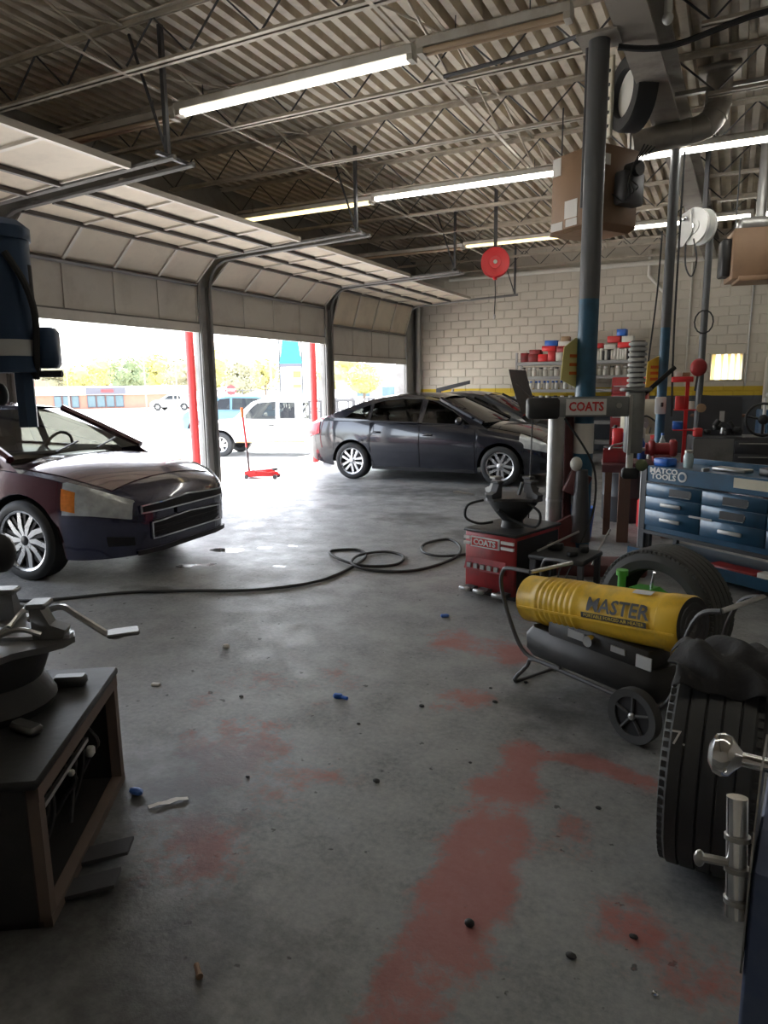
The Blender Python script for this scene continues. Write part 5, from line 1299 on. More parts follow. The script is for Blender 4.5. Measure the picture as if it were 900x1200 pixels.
for x in (.04, LB - .05):
    for y in (.05, DB_ - .05): MB().b2((x - .02, y - .02, .08), (x + .02, y + .02, .25)).build('leg', 'toolbox_dark', tb_, 0); MB().cyl((x - .02, y, .035), (x + .02, y, .035), .035, n=14).build('caster', 'rubber', tb_)
def local(t, p):
    c_, s_ = math.cos(t.rotation_euler.z), math.sin(t.rotation_euler.z)
    return (t.location.x + c_ * p[0] - s_ * p[1], t.location.y + s_ * p[0] + c_ * p[1], t.location.z + p[2])
rz_ = R(-34.8)
def small(name, label, cat, mb, m, grp=None):
    o = mb.build(name, m, None); return tag(o, label, cat, grp)
x_, y_, z_ = local(tb_, (1.02, -.10, .091)); small('red_tray', 'flat red tool tray on the lower shelf of the blue chest', 'tray', MB().cbox((x_, y_, z_ + .03), (.4, .16, .06), .01, rz=rz_), 'machine_red')
x_, y_, z_ = local(tb_, (1.30, -.12, .091)); small('parts_box', 'small white parts box on the lower shelf of the blue chest', 'box', MB().cbox((x_, y_, z_ + .04), (.12, .1, .08), .006, rz=rz_), 'offwhite')
x_, y_, z_ = local(tb_, (.13, .10, .862)); small('blue_tub', 'blue tub with white lid on the left end of the blue chest', 'tub', MB().cbox((x_, y_, z_ + .035), (.16, .13, .07), .012, rz=rz_), 'blue_plastic')
tb2 = thing('parts_jar', 'glass jar with metal cap on the blue tool chest', 'jar', local(tb_, (.33, .15, .862)))
MB().lathe([(0, 0), (.04, 0), (.042, .02), (.042, .10), (.03, .13), (0, .13)], n=18).build('jar_body', 'clear_bottle', tb2); MB().cyl((0, 0, .128), (0, 0, .15), .034, n=18).build('cap', 'galv', tb2)

# ---- red bench with vise and its brown leg
wb_ = thing('work_bench', 'small red steel bench on one brown leg, between the columns', 'bench', (-.80, 7.45, 0), R(10))
MB().cbox((.0, .0, .80), (.74, .50, .03), .006).build('top', 'maroon', wb_); MB().b2((-.37, -.25, .72), (.37, -.235, .79)).build('apron', 'maroon', wb_, 0)
MB().b2((-.20, -.20, 0), (-.09, -.09, .79)).build('leg', 'brown_wood', wb_, 0); MB().b2((.25, .1, 0), (.33, .18, .79)).build('leg', 'brown_wood', wb_, 0); MB().b2((-.33, .14, 0), (-.26, .2, .79)).build('leg', 'brown_wood', wb_, 0)
def on_bench(p): return local(wb_, (p[0], p[1], .815 + (p[2] if len(p) > 2 else 0)))
rb = thing('red_toolbox', 'open red metal box on the left end of the red bench', 'box', on_bench((-.225, -.14)), R(10))
MB().b2((-.14, -.09, 0), (.14, -.08, .13)).build('front', 'machine_red', rb, 0); MB().b2((-.14, .08, 0), (.14, .09, .13)).build('back', 'machine_red', rb, 0); MB().b2((-.14, -.09, 0), (-.13, .09, .13)).build('side', 'machine_red', rb, 0); MB().b2((.13, -.09, 0), (.14, .09, .13)).build('side', 'machine_red', rb, 0); MB().b2((-.14, -.09, 0), (.14, .09, .01)).build('bottom', 'machine_red', rb, 0)
MB().tube(smooth_path([(-.10, .0, .05), (-.06, -.02, .16), (.06, -.02, .20), (.14, 0, .33)], 5), .012, 7).build('bent_pipe', 'steel', rb)
vs_ = thing('bench_vise', 'red bench vise with round jaws on the right of the bench', 'vise', on_bench((.20, -.04)), R(10))
MB().cbox((0, 0, .03), (.18, .16, .06), .01).build('base', 'machine_red', vs_); MB().cyl((-.16, 0, .13), (.12, 0, .13), .06, n=18).build('barrel', 'machine_red', vs_); MB().cbox((.10, 0, .14), (.07, .16, .16), .02).build('rear_jaw', 'machine_red', vs_); MB().cbox((-.10, 0, .14), (.06, .16, .15), .02).build('front_jaw', 'machine_red', vs_); MB().cyl((-.24, 0, .12), (-.1, 0, .12), .018, n=10).build('screw', 'steel', vs_); MB().cyl((-.23, -.1, .12), (-.23, .1, .12), .008, n=8).build('handle', 'steel', vs_)
def bottle(label, loc, h, r, m, cap, grp=None):
    t = thing('bottle', label, 'bottle', loc, 0, grp)
    MB().lathe([(0, 0), (r * .95, 0), (r, .01), (r, h * .62), (r * .75, h * .72), (r * .36, h * .84), (r * .36, h * .93), (0, h * .93)], n=18).build('bottle_body', m, t); MB().cyl((0, 0, h * .92), (0, 0, h), r * .42, n=12).build('cap', cap, t)
    return t
bottle('blue plastic bottle standing on the red bench', on_bench((.02, .16)), .24, .042, 'blue_plastic', 'offwhite')
bottle('clear water bottle standing on the red bench beside the blue one', on_bench((.22, .20)), .27, .036, 'clear_bottle', 'blue_plastic')
bottle('dark spray can with a red cap at the back of the red bench', on_bench((-.10, .19)), .22, .034, 'black_plastic', 'bright_red')
bottle('white jug with a dark cap at the back of the red bench', on_bench((.12, .22)), .20, .045, 'offwhite', 'black_plastic')
rc = thing('gas_can', 'red fuel can on the floor behind the brown bench leg', 'can', (-.72, 7.95, 0), R(15))
MB().cbox((0, 0, .17), (.24, .34, .34), .03).build('body', 'bright_red', rc); MB().tube([(0, -.1, .34), (0, -.06, .40), (0, .06, .40), (0, .1, .34)], .014, 7).build('handle', 'bright_red', rc); MB().cyl((0, .13, .34), (0, .15, .42), .02, n=10).build('spout', 'black_plastic', rc)
bk = thing('blue_bucket', 'blue bucket on the floor behind the side tower', 'bucket', (-1.35, 7.3, 0))
MB().lathe([(0, 0), (.12, 0), (.15, .32), (.157, .33), (.14, .33), (.11, .01), (0, .01)], n=24).build('pail', 'blue_plastic', bk); MB().tube([(.15 * math.cos(PI * k / 10), .03, .32 + .10 * math.sin(PI * k / 10)) for k in range(11)], .004, 5).build('handle', 'steel', bk)

# ---- wheel balancer behind the slim column
wbal = thing('wheel_balancer', 'cream wheel balancer with pegs standing behind the slim blue column', 'balancer', (-1.12, 10.25, 0), R(15))
MB().cbox((0, .05, .38), (.42, .45, .76), .03).build('cabinet', 'machine_grey', wbal); MB().cbox((0, .05, 1.12), (.50, .30, .50), .05).build('head', 'cream', wbal); MB().cbox((0, .05, .83), (.55, .48, .14), .03).build('weight_tray', 'cream', wbal)
MB().cyl((0, -.1, 1.05), (0, -.42, 1.05), .025, n=12).build('shaft', 'steel', wbal); MB().cyl((0, -.10, 1.05), (0, -.13, 1.05), .09, n=20).build('flange', 'steel', wbal)
MB().tube(smooth_path([(-.2, -.12, 1.25), (-.15, -.16, 1.12), (.05, -.16, 1.15), (.2, -.13, 1.05)], 5), .012, 6).build('cable', 'rubber', wbal)
for k in range(3): MB().tube([(-.15 + .12 * k, -.2, .92), (-.15 + .12 * k, -.26, 1.0)], .012, 6).build('cone_peg', 'dark_steel', wbal)

# ---- red tool chest far behind, against the wall end
fr = thing('tall_tool_chest', 'tall dark red tool chest with pale drawer edges behind the spring column', 'tool chest', (-1.72, 13.6, 0), 0)
MB().cbox((0, .25, .85), (.62, .5, 1.70), .02).build('body', 'machine_red', fr)
for k in range(7):
    z = .25 + .19 * k; d = MB().cbox((0, -.008, z + .08), (.56, .02, .165), .004).build('drawer', 'machine_red', fr); MB().b2((-.27, -.03, z + .14), (.27, -.016, z + .158)).build('drawer_pull', 'bright_plate', d, 0)

# ---- red stand loaded with parts, right of the slim column
rs = thing('parts_stand', 'red upright stand hung with parts, right of the slim column', 'stand', (-.47, 8.75, 0), R(8))
MB().b2((-.02, -.02, 0), (.02, .02, 1.62)).build('upright', 'bright_red', rs, 0); MB().cbox((0, 0, .02), (.4, .36, .04), .01).build('foot', 'bright_red', rs); MB().cbox((-.06, 0, 1.63), (.22, .2, .06), .008).build('top_tray', 'bright_red', rs)
for z in (1.05, 1.28): MB().b2((-.13, -.09, z), (.1, .09, z + .012)).build('shelf', 'bright_red', rs, 0)
MB().ball((.10, -.02, 1.76), (.09, .05, .10), 14, 10).build('lamp_shell', 'machine_red', rs); MB().tube([(.08, 0, 1.5), (.10, 0, 1.68)], .012, 6).build('lamp_neck', 'dark_steel', rs)
def rsp(p): return local(rs, p)
def part_box(label, p, d, m, rz=.1, cat='box', grp=None): 
    x, y, z = p; return small('parts_box', label, cat, MB().cbox((x, y, z + d[2] / 2), d, .005, rz=rz), m, grp)
part_box('small white carton on the top tray of the red stand', rsp((-.11, -.02, 1.662)), (.07, .08, .06), 'offwhite')
part_box('small brown carton on the top tray of the red stand', rsp((-.02, .02, 1.662)), (.08, .07, .045), 'brown_box')
part_box('blue and white carton on the middle shelf of the red stand', rsp((-.08, 0, 1.062)), (.11, .1, .09), 'blue_plastic')
part_box('red carton on the upper shelf of the red stand', rsp((-.07, 0, 1.292)), (.10, .1, .15), 'red_paint')
part_box('white carton beside the red one on the red stand', rsp((.055, 0, 1.292)), (.06, .1, .09), 'offwhite')

# ---- charcoal tool chest with a dark hood panel, far right
gc = thing('grey_tool_chest', 'charcoal tool chest with three chrome drawer pulls at the far right', 'tool chest', (.10, 9.35, 0), R(12))
MB().cbox((.0, .25, .47), (1.0, .5, .94), .015).build('body', 'toolbox_dark', gc); MB().b2((-.5, -.005, .05), (-.05, .0, .92)).build('side_door', 'machine_grey', gc, 0)
for k in range(5): d = MB().cbox((.22, -.006, .16 + .165 * k), (.52, .016, .15), .004).build('drawer', 'toolbox_dark', gc); MB().b2((.0, -.03, .20 + .165 * k), (.44, -.014, .215 + .165 * k)).build('drawer_pull', 'chrome', d, 0)
pn = thing('hood_panel', 'dark hood panel leaning upright on the charcoal chest with a white tag', 'panel', local(gc, (-.17, .30, .94)), R(12))
MB().prism([(-.25, 0, 0), (.27, 0, 0), (.25, .05, .47), (-.22, .05, .50)], (0, .03, 0)).build('sheet', 'toolbox_dark', pn, 0, fix=True); MB().b2((.0, -.004, .17), (.055, .006, .30)).build('white_tag', 'bright_plate', pn, 0)
MB().cyl((-.22, -.03, .34), (-.22, .0, .34), .055, n=18).build('orange_disc', 'brown_box', pn)
sw_ = thing('steering_wheel', 'dark steering wheel propped on the charcoal chest beside the lamp', 'steering wheel', local(gc, (.28, .12, .945)), R(5))
MB().tube([(.19 * math.cos(2 * PI * k / 28), .06 * math.sin(2 * PI * k / 28) * .4, .20 + .19 * math.sin(2 * PI * k / 28)) for k in range(28)], .016, 8, closed=True).build('rim', 'black_plastic', sw_)
for a in (.2, 2.94, 4.71): MB().tube([(0, 0, .2), (.18 * math.cos(a), 0, .2 + .18 * math.sin(a))], .016, 6).build('spoke', 'black_plastic', sw_)
MB().ball((0, -.01, .2), (.06, .03, .06), 14, 8).build('hub', 'black_oily', sw_)
lm = thing('work_lamp', 'white tube work lamp standing at the back of the charcoal chest', 'lamp', local(gc, (.33, .3, .94)))
MB().cyl((0, 0, .0), (0, 0, .46), .02, n=10).build('tube', 'white_paint', lm); MB().ball((.06, 0, .50), (.06, .05, .04), 12, 8).build('head', 'bright_plate', lm); MB().cyl((0, 0, 0), (0, 0, .03), .06, n=14).build('base', 'dark_steel', lm)
bc = thing('blue_drawer_chest', 'dark blue drawer chest with papers on top at the right edge', 'tool chest', (.72, 10.1, 0), R(12))
MB().cbox((0, .2, .62), (.70, .45, 1.24), .015).build('body', 'toolbox_blue', bc)
for k in range(5): d = MB().cbox((0, -.03, .35 + .19 * k), (.64, .016, .17), .004).build('drawer', 'toolbox_blue', bc); MB().b2((-.3, -.05, .42 + .19 * k), (.3, -.036, .43 + .19 * k)).build('drawer_pull', 'dark_steel', d, 0)
part_box('white carton lying on the dark blue drawer chest', local(bc, (-.1, .15, 1.24)), (.36, .2, .05), 'offwhite', .2); part_box('brown carton on the white carton, dark blue drawer chest', local(bc, (-.05, .18, 1.292)), (.3, .2, .07), 'brown_box', .3)
# engine-like heap of parts left on the chest
ep = thing('parts_heap', 'tangle of dark engine parts on the front of the charcoal chest', 'engine part', local(gc, (-.16, .06, .945)))
rd = random.Random(5)
for k in range(11):
    x, y, z = rd.uniform(-.18, .18), rd.uniform(-.04, .04), .03 + .10 * rd.random() * (1 if k > 4 else .1)
    if k % 2: MB().cyl((x, y, z), (x + rd.uniform(-.06, .06), y, z + .07), .03, n=10).build('fitting', 'galv' if k % 3 == 0 else 'black_oily', ep)
    else: MB().cbox((x, y, z + .02), (.09, .06, .06), .012, rz=rd.random()).build('casting', 'black_oily', ep)

# ================================================================ STORAGE RACKS AT THE BLOCK WALL
mat('rack_grey', (.33, .33, .33), .5, .3, .12, 5)
def rack(x0, x1, y, label):
    t = thing('storage_rack', label, 'rack', (x0, y, 0)); L = x1 - x0
    for x in (0, L):
        for yy in (0, .42): MB().b2((x - .025, yy - .02, 0), (x + .025, yy + .02, 2.32)).build('upright', 'rack_grey', t, 0)
    for z in (.3, .75, 1.12, 1.47, 1.77, 2.10): MB().b2((-.02, -.02, z - .07), (L + .02, .44, z)).build('shelf', 'rack_grey', t, 0)
    return t
YR = 16.35
rack(-4.62, -3.22, YR, 'grey storage rack piled with red boxes, left of the tall column'); rack(-3.02, -1.92, YR, 'grey storage rack with upright white boxes, right of the tall column')
rd = random.Random(11)
bmats = ['red_paint', 'bright_red', 'offwhite', 'offwhite', 'paper', 'blue_plastic', 'machine_red', 'brown_box']
TOPS = []
def fill(x0, x1, z, hmin, hmax, wmin, wmax, mats, label, grp, name='parts_carton', jit=.1):
    x = x0; new = []
    while x < x1 - wmin:
        w_ = min(rd.uniform(wmin, wmax), x1 - x); h = rd.uniform(hmin, hmax); m = rd.choice(mats)
        zz = max([t for a, b, t in TOPS if a < x + w_ and b > x] or [2.105])
        small(name, label(m), 'box', MB().cbox((x + w_ / 2, YR + .16, zz + h / 2 + .001), (w_ * .90, .24, h), .006, rz=rd.uniform(-jit, jit) * .15), m, grp)
        new.append((x, x + w_, zz + h)); x += w_
    for n_ in new:
        TOPS[:] = [t for t in TOPS if not (n_[0] < t[1] - .01 and n_[1] > t[0] + .01 and False)] + [n_]
cn = {'red_paint': 'red', 'bright_red': 'bright red', 'offwhite': 'cream', 'paper': 'white', 'blue_plastic': 'blue', 'machine_red': 'dark red', 'brown_box': 'brown', 'ink': 'black', 'white_paint': 'clean white'}
fill(-4.55, -3.25, 2.105, .16, .25, .10, .26, ['red_paint', 'bright_red', 'offwhite', 'red_paint', 'bright_red', 'paper', 'blue_plastic', 'machine_red'], lambda m: '%s parts carton in the bottom row on top of the left rack' % cn[m], 'cartons on top of the left rack')
fill(-4.35, -3.25, 2.36, .10, .16, .24, .42, ['red_paint', 'bright_red', 'bright_red', 'machine_red', 'offwhite'], lambda m: '%s carton in the second row on top of the left rack' % cn[m], 'cartons on top of the left rack', jit=.3)
fill(-4.0, -3.25, 2.51, .09, .15, .26, .40, ['blue_plastic', 'red_paint', 'offwhite', 'brown_box'], lambda m: '%s carton in the third row on top of the left rack' % cn[m], 'cartons on top of the left rack', jit=.4)
fill(-3.62, -3.3, 2.65, .10, .16, .15, .24, ['brown_box', 'blue_plastic'], lambda m: '%s carton topmost on the left rack' % cn[m], 'cartons on top of the left rack', jit=.4)
fill(-2.98, -1.95, 2.105, .20, .27, .045, .075, ['paper', 'offwhite', 'offwhite', 'ink'], lambda m: '%s upright slim box in the row on the right rack' % cn[m], 'slim boxes standing on the right rack', jit=.06)
fill(-2.96, -1.96, 2.39, .08, .14, .2, .36, ['red_paint', 'bright_red', 'bright_red', 'offwhite', 'brown_box'], lambda m: '%s carton lying on the slim boxes of the right rack' % cn[m], 'cartons on top of the right rack', jit=.3)
fill(-2.6, -2.0, 2.54, .09, .14, .2, .32, ['red_paint', 'blue_plastic', 'offwhite'], lambda m: '%s carton high on the right rack' % cn[m], 'cartons on top of the right rack', jit=.4)
fill(-2.4, -2.05, 2.69, .10, .15, .2, .28, ['blue_plastic', 'red_paint'], lambda m: '%s carton topmost on the right rack' % cn[m], 'cartons on top of the right rack', jit=.4)
jar = MB().lathe([(0, 0), (.055, 0), (.058, .01), (.058, .13), (.04, .15), (.04, .18), (0, .18)], n=14).mesh('jar', 'offwhite'); jl = MB().cyl((0, 0, .165), (0, 0, .20), .044, n=12).mesh('lid', 'white_paint')
jl2 = MB().cyl((0, 0, .165), (0, 0, .20), .044, n=12).mesh('lid', 'black_plastic')
btm = MB().lathe([(0, 0), (.045, 0), (.045, .12), (.02, .16), (0, .16)], n=12).mesh('bottle_body', 'paper'); bcap = MB().cyl((0, 0, .14), (0, 0, .19), .028, n=10).mesh('cap', 'blue_plastic')
def shelf_items(x0, x1, z, n, kind, label, grp):
    for k in range(n):
        t = thing('jar' if kind == 'jar' else 'bottle', label, kind, (x0 + (x1 - x0) * (k + .5) / n, YR + .12 + .08 * (k % 2), z), 0, grp)
        if kind == 'jar': inst('jar_body', jar, t); inst('lid', jl if k % 3 else jl2, t)
        else: inst('bottle_body', btm, t); inst('cap', bcap, t)
shelf_items(-4.55, -3.25, 1.775, 10, 'jar', 'pale jar on the second shelf of the left rack', 'jars on the left rack')
shelf_items(-4.55, -3.25, 1.475, 13, 'bottle', 'small blue-capped bottle on the third shelf of the left rack', 'bottles on the left rack')
shelf_items(-4.34, -3.3, 1.125, 6, 'jar', 'pale jar on the fourth shelf of the left rack', 'jars low on the left rack')
shelf_items(-2.95, -2.0, 1.775, 7, 'jar', 'pale jar on the second shelf of the right rack', 'jars on the right rack')
small('yellow_jug', 'yellow oil jug on the fourth shelf of the left rack', 'jug', MB().cbox((-4.44, YR + .02, 1.245), (.12, .1, .23), .03), 'yellow_sign')

# signs clipped to the columns
s1 = thing('warning_sign', 'pale yellow sign on the tall column, seen nearly edge-on', 'sign', (-1.195, 5.93, 1.53), R(63))
MB().prism([(-.16, -.004, .10), (.14, -.004, 0), (.18, -.004, .30), (.02, -.004, .44), (-.13, -.004, .36)], (0, .008, 0)).build('plate', 'yellow_pale', s1, 0, fix=True); 
for k in range(3): MB().b2((-.06, -.007, .14 + .07 * k), (.08, -.003, .165 + .07 * k)).build('print_line', 'orange_ink', s1, 0)
s2_ = thing('warning_sign', 'bright yellow sign with orange print on the slim column', 'sign', (-.835, 8.93, 1.52), R(42))
MB().prism([(-.14, -.004, -.02), (.12, -.004, .08), (.10, -.004, .42), (-.12, -.004, .32)], (0, .008, 0)).build('plate', 'yellow_sign', s2_, 0, fix=True)
for k in range(3): MB().b2((-.08, -.007, .10 + .07 * k), (.07, -.003, .135 + .07 * k)).build('print_line', 'orange_ink', s2_, 0)
pp = MB().cyl((-1.10, 5.98, 1.02), (-1.10, 5.98, 1.27), .0815, n=24, cap=False); ppo = pp.build('paper_wrap', 'paper', col1)
# ================================================================ MORE SHOP CLUTTER AROUND THE COLUMNS
def coil(name, label, cat, c, r, n, m, rz=0.0):
    pts = []
    for k in range(n * 14):
        a = 2 * PI * k / 14; pts.append((c[0] + r * math.cos(a) * math.cos(rz) , c[1] + r * math.cos(a) * math.sin(rz) + .01 * (k / 14 - n / 2), c[2] + r * math.sin(a) * 1.3))
    return tag(MB().tube(pts, .012, 6).build(name, m, None), label, cat)
# drum of oil with jugs near the slim column
dr = thing('oil_drum', 'dark oil drum standing behind the red bench', 'drum', (-1.05, 8.55, 0))
MB().lathe([(0, 0), (.27, 0), (.28, .02), (.28, .28), (.29, .30), (.28, .32), (.28, .55), (.29, .57), (.28, .59), (.28, .84), (.285, .86), (.25, .86), (.25, .845), (0, .845)], n=28).build('shell', 'toolbox_dark', dr); MB().cyl((.1, .05, .845), (.1, .05, .875), .03, n=12).build('bung', 'galv', dr)
for k, (dx, dy, m, lab) in enumerate(((-.12, -.08, 'bright_red', 'red oil jug on the dark drum'), (.05, -.13, 'black_plastic', 'black oil jug on the dark drum'), (.10, .12, 'offwhite', 'white oil jug on the dark drum'))):
    j_ = thing('oil_jug', lab, 'jug', (-1.05 + dx, 8.55 + dy, .862), .3 * k)
    MB().cbox((0, 0, .11), (.12, .08, .22), .02).build('jug_body', m, j_); MB().cyl((-.03, 0, .22), (-.03, 0, .255), .02, n=10).build('cap', 'ink' if m != 'black_plastic' else 'red_ink', j_)
coil('coiled_hose', 'dark hose coil hanging on the far column', 'hose', (-.50, 12.62, 2.55), .14, 3, 'rubber', .2)
bx_ = thing('switch_box', 'grey electric box strapped to the slim blue column', 'electric box', (-.76, 8.895, 1.24), 0)
MB().cbox((0, 0, .09), (.12, .07, .2), .008).build('housing', 'bright_plate', bx_); MB().cbox((.02, -.04, .1), (.03, .02, .05), .005).build('switch', 'ink', bx_)
# shop stool, trolley and boxes on the floor behind the tower
tr_ = thing('service_trolley', 'low red service trolley under the spring column', 'trolley', (-.98, 9.4, 0), R(8))
for z in (.12, .45, .78): MB().b2((-.3, -.2, z), (.3, .2, z + .04)).build('tray', 'machine_red', tr_, 0)
for x in (-.29, .29):
    for y in (-.19, .19): MB().cyl((x, y, .07), (x, y, .84), .014, n=8).build('corner_tube', 'galv', tr_); MB().ball((x, y, .035), .035, 10, 7).build('caster', 'rubber', tr_)
for k, (dx, m, lab, h) in enumerate(((-.2, 'blue_plastic', 'blue carton on the red service trolley', .14), (-.05, 'offwhite', 'cream carton on the red service trolley', .2), (.14, 'red_paint', 'red carton on the red service trolley', .12))):
    part_box(lab, (-.98 + dx, 9.42, .822), (.13, .16, h), m)
# chest-top things at the right
for k, (p, d, m, lab) in enumerate((((-.445, .10, .941), (.09, .14, .10), 'red_paint', 'red carton at the left end of the charcoal chest'), ((.46, .36, .941), (.07, .2, .12), 'black_plastic', 'black case at the right end of the charcoal chest'))):
    part_box(lab, local(gc, p), d, m, .2)
# things lying on the blue chest
part_box('grey socket tray lying on the blue lettered chest', local(tb_, (.72, .2, .863)), (.3, .12, .03), 'galv', rz_)
part_box('black socket case lying on the blue lettered chest', local(tb_, (1.15, .22, .863)), (.32, .16, .06), 'black_plastic', rz_)
# wall-side: cabinet under the little window and dark panels
wc = thing('wall_cabinet', 'tall pale locker at the right end of the block wall', 'cabinet', (.62, YB - .32, 0))
MB().cbox((.2, .14, 1.05), (.5, .3, 2.1), .01).build('body', 'offwhite', wc); MB().b2((-.03, -.02, .1), (.43, -.008, 2.05)).build('door', 'offwhite', wc, 0); MB().cbox((.38, -.03, 1.1), (.02, .03, .12), .005).build('handle', 'steel', wc)
wk = thing('wall_bench', 'dark work bench along the block wall beneath the little window', 'bench', (-.75, YB - .62, 0))
MB().cbox((.5, .25, .88), (1.1, .55, .05), .01).build('top', 'brown_wood', wk)
for x in (.02, .98):
    for y in (.03, .47): MB().b2((x - .03, y - .03, 0), (x + .03, y + .03, .86)).build('leg', 'dark_steel', wk, 0)
part_box('cardboard box on the bench beneath the little window', (-.35, YB - .4, .906), (.3, .25, .25), 'brown_box'); part_box('dark crate on the bench beneath the little window', (.0, YB - .42, .906), (.25, .25, .2), 'toolbox_dark')
# clutter behind the navy sedan, along the wall left of the racks
en = thing('engine_hoist', 'dark engine hoist behind the navy sedan, by the yellow stripe', 'hoist', (-6.3, 15.6, 0), R(10))
MB().b2((-.05, -.05, 0), (.05, .05, 1.5)).build('mast', 'toolbox_dark', en, 0); MB().prism([(-.05, -.04, 1.42), (.75, -.04, 1.62), (.75, -.04, 1.70), (-.05, -.04, 1.52)], (0, .08, 0)).build('boom', 'toolbox_dark', en, 0, fix=True)
for y in (-.35, .35): MB().b2((-.2, y - .04, .08), (1.2, y + .04, .16)).build('leg', 'toolbox_dark', en, 0)
MB().b2((-.2, -.35, .08), (-.1, .35, .16)).build('cross_leg', 'toolbox_dark', en, 0); MB().cyl((.05, 0, .6), (.35, 0, 1.5), .03, n=10).build('ram', 'galv', en)
for x in (-.15, 1.15):
    for y in (-.35, .35): MB().ball((x, y, .04), .04, 10, 6).build('caster', 'rubber', en)
# ================================================================ OVERHEAD EQUIPMENT
# brown unit heater with blower and flue behind the tall column
uh = thing('unit_heater', 'brown box heater hung behind the tall column, with white labels', 'heater', (-1.42, 7.75, 3.12), R(-32))
MB().cbox((0, 0, .40), (.62, .58, .72), .01).build('casing', 'heater_brown', uh)
MB().prism([(-.31, -.29, .04), (.31, -.29, .04), (.25, -.36, -.02), (-.25, -.36, -.02)], (0, .6, 0)).build('louvre_hood', 'heater_brown', uh, 0, fix=True)
for p, d in (((-.24, -.292, .66), (.11, .006, .17)), ((-.03, -.292, .22), (.17, .006, .17)), ((-.22, -.292, .08), (.16, .006, .08)), ((-.02, -.292, .09), (.15, .006, .07)), ((.312, -.18, .62), (.006, .1, .10))): MB().box(p, d).build('label', 'paper', uh, 0)
for x in (-.25, .25):
    for y in (-.22, .22): MB().cyl((x, y, .76), (x, y, 1.24), .008, n=6).build('hanging_rod', 'dark_steel', uh)
MB().cbox((.40, .05, .35), (.14, .3, .3), .02).build('burner_box', 'dark_steel', uh); MB().cyl((.38, .05, .52), (.52, .05, .52), .07, n=14).build('gas_valve', 'black_oily', uh)
for k in range(4): MB().tube(smooth_path([(.33, -.1 + .06 * k, .3), (.5, -.12 + .06 * k, .2 + .05 * k), (.48, -.05, .45), (.6, .05 * k, .7)], 5), .007, 5).build('wiring', 'rubber', uh)
bf = thing('blower_fan', 'round blower with pale disc and dark ring behind the tall column top', 'fan', (-1.02, 7.22, 4.20), R(-55))
MB().lathe([(.20, -.09), (.30, -.09), (.315, -.05), (.315, .09), (.20, .09)], (0, 0, 0), (0, 1, 0), n=36, closed=True).build('housing', 'black_oily', bf); MB().lathe([(0, -.03), (.2, -.03), (.2, .03), (0, .03)], (0, 0, 0), (0, 1, 0), n=32).build('fan_disc', 'offwhite', bf)
MB().cbox((-.22, -.10, .05), (.09, .03, .70), .006).build('bracket', 'cream', bf)
for k in range(5): MB().cyl((-.22, -.122, -.2 + .12 * k), (-.22, -.114, -.2 + .12 * k), .016, n=8).build('bracket_hole', 'ink', bf)
MB().cyl((0, 0, .30), (0, 0, .56), .012, n=6).build('hanging_rod', 'dark_steel', bf)
du = thing('round_duct', 'grey round sheet-metal duct bending up through the roof', 'duct', (0, 0, 0))
path = smooth_path([(-1.12, 8.02, 4.0), (-.85, 8.12, 4.06), (-.55, 8.25, 4.12), (-.40, 8.32, 4.2), (-.34, 8.36, 4.36), (-.34, 8.36, 4.72)], 5)
MB().tube(path, .125, 20).build('pipe', 'duct_metal', du)
for k in (9, 13, 17, 20): MB().tube([path[k], path[k] + (path[min(k + 1, len(path) - 1)] - path[k - 1]).normalized() * .025], .131, 20).build('seam_ring', 'duct_metal', du)
MB().b2((-.75, 8.33, 4.50), (.9, 8.39, 4.54)).build('support_bar', 'galv', du, 0); MB().cbox((-.34, 8.36, 4.66), (.4, .4, .05), .01).build('roof_collar', 'duct_metal', du)
h2 = thing('unit_heater', 'tan box heater hung at the right edge, beyond the white reel', 'heater', (.13, 10.35, 2.84), R(10))
MB().cbox((.03, 0, .32), (.66, .55, .60), .01).build('casing', 'heater_brown', h2); MB().cbox((.05, -.06, .02), (.55, .5, .06), .01).build('louvre_hood', 'heater_brown', h2); MB().cbox((-.35, .0, .3), (.12, .3, .45), .02).build('burner_box', 'black_oily', h2); MB().cbox((0, .05, .70), (.45, .4, .14), .03).build('draft_hood', 'galv', h2)
MB().cyl((.05, .1, .76), (.05, .1, 1.9), .06, n=14).build('flue', 'galv', h2)
for x in (-.25, .3): MB().cyl((x, 0, .62), (x, 0, 1.5), .008, n=6).build('hanging_rod', 'dark_steel', h2)
# hose reels
def reel(label, loc, rz, r, m, hub):
    t = thing('hose_reel', label, 'hose reel', loc, rz)
    for y in (-.07, .07): MB().lathe([(r * .42, y - .006), (r * .5, y - .012), (r * .92, y - .012), (r, y - .018), (r, y + .018), (r * .92, y + .012), (r * .42, y + .006)], (0, 0, 0), (0, 1, 0), n=36, closed=True).build('flange', m, t)
    MB().cyl((0, -.07, 0), (0, .07, 0), r * .62, n=28).build('hose_coil', 'black_oily' if m != 'white_paint' else 'bright_plate', t)
    MB().cyl((0, -.09, 0), (0, .09, 0), r * .42, n=24).build('drum', m, t); MB().cyl((0, -.11, 0), (0, -.085, 0), r * .14, n=14).build('hub', hub, t)
    MB().b2((-.03, .09, -.05), (.03, .11, 4.77 - loc[2])).build('bracket', 'dark_steel', t, 0)
    return t
r1 = reel('red hose reel hung from the roof in the middle', (-3.69, 11.63, 3.59), R(18), .235, 'bright_red', 'offwhite')
MB().tube([(.0, 0, -.23), (.01, 0, -.5), (.0, 0, -.85)], .008, 6).build('hanging_hose', 'rubber', r1); MB().ball((0, 0, -.87), (.02, .02, .05), 8, 6).build('nozzle', 'steel', r1); MB().cbox((0, 0, -.25), (.07, .08, .05), .012).build('hose_guide', 'bright_red', r1)
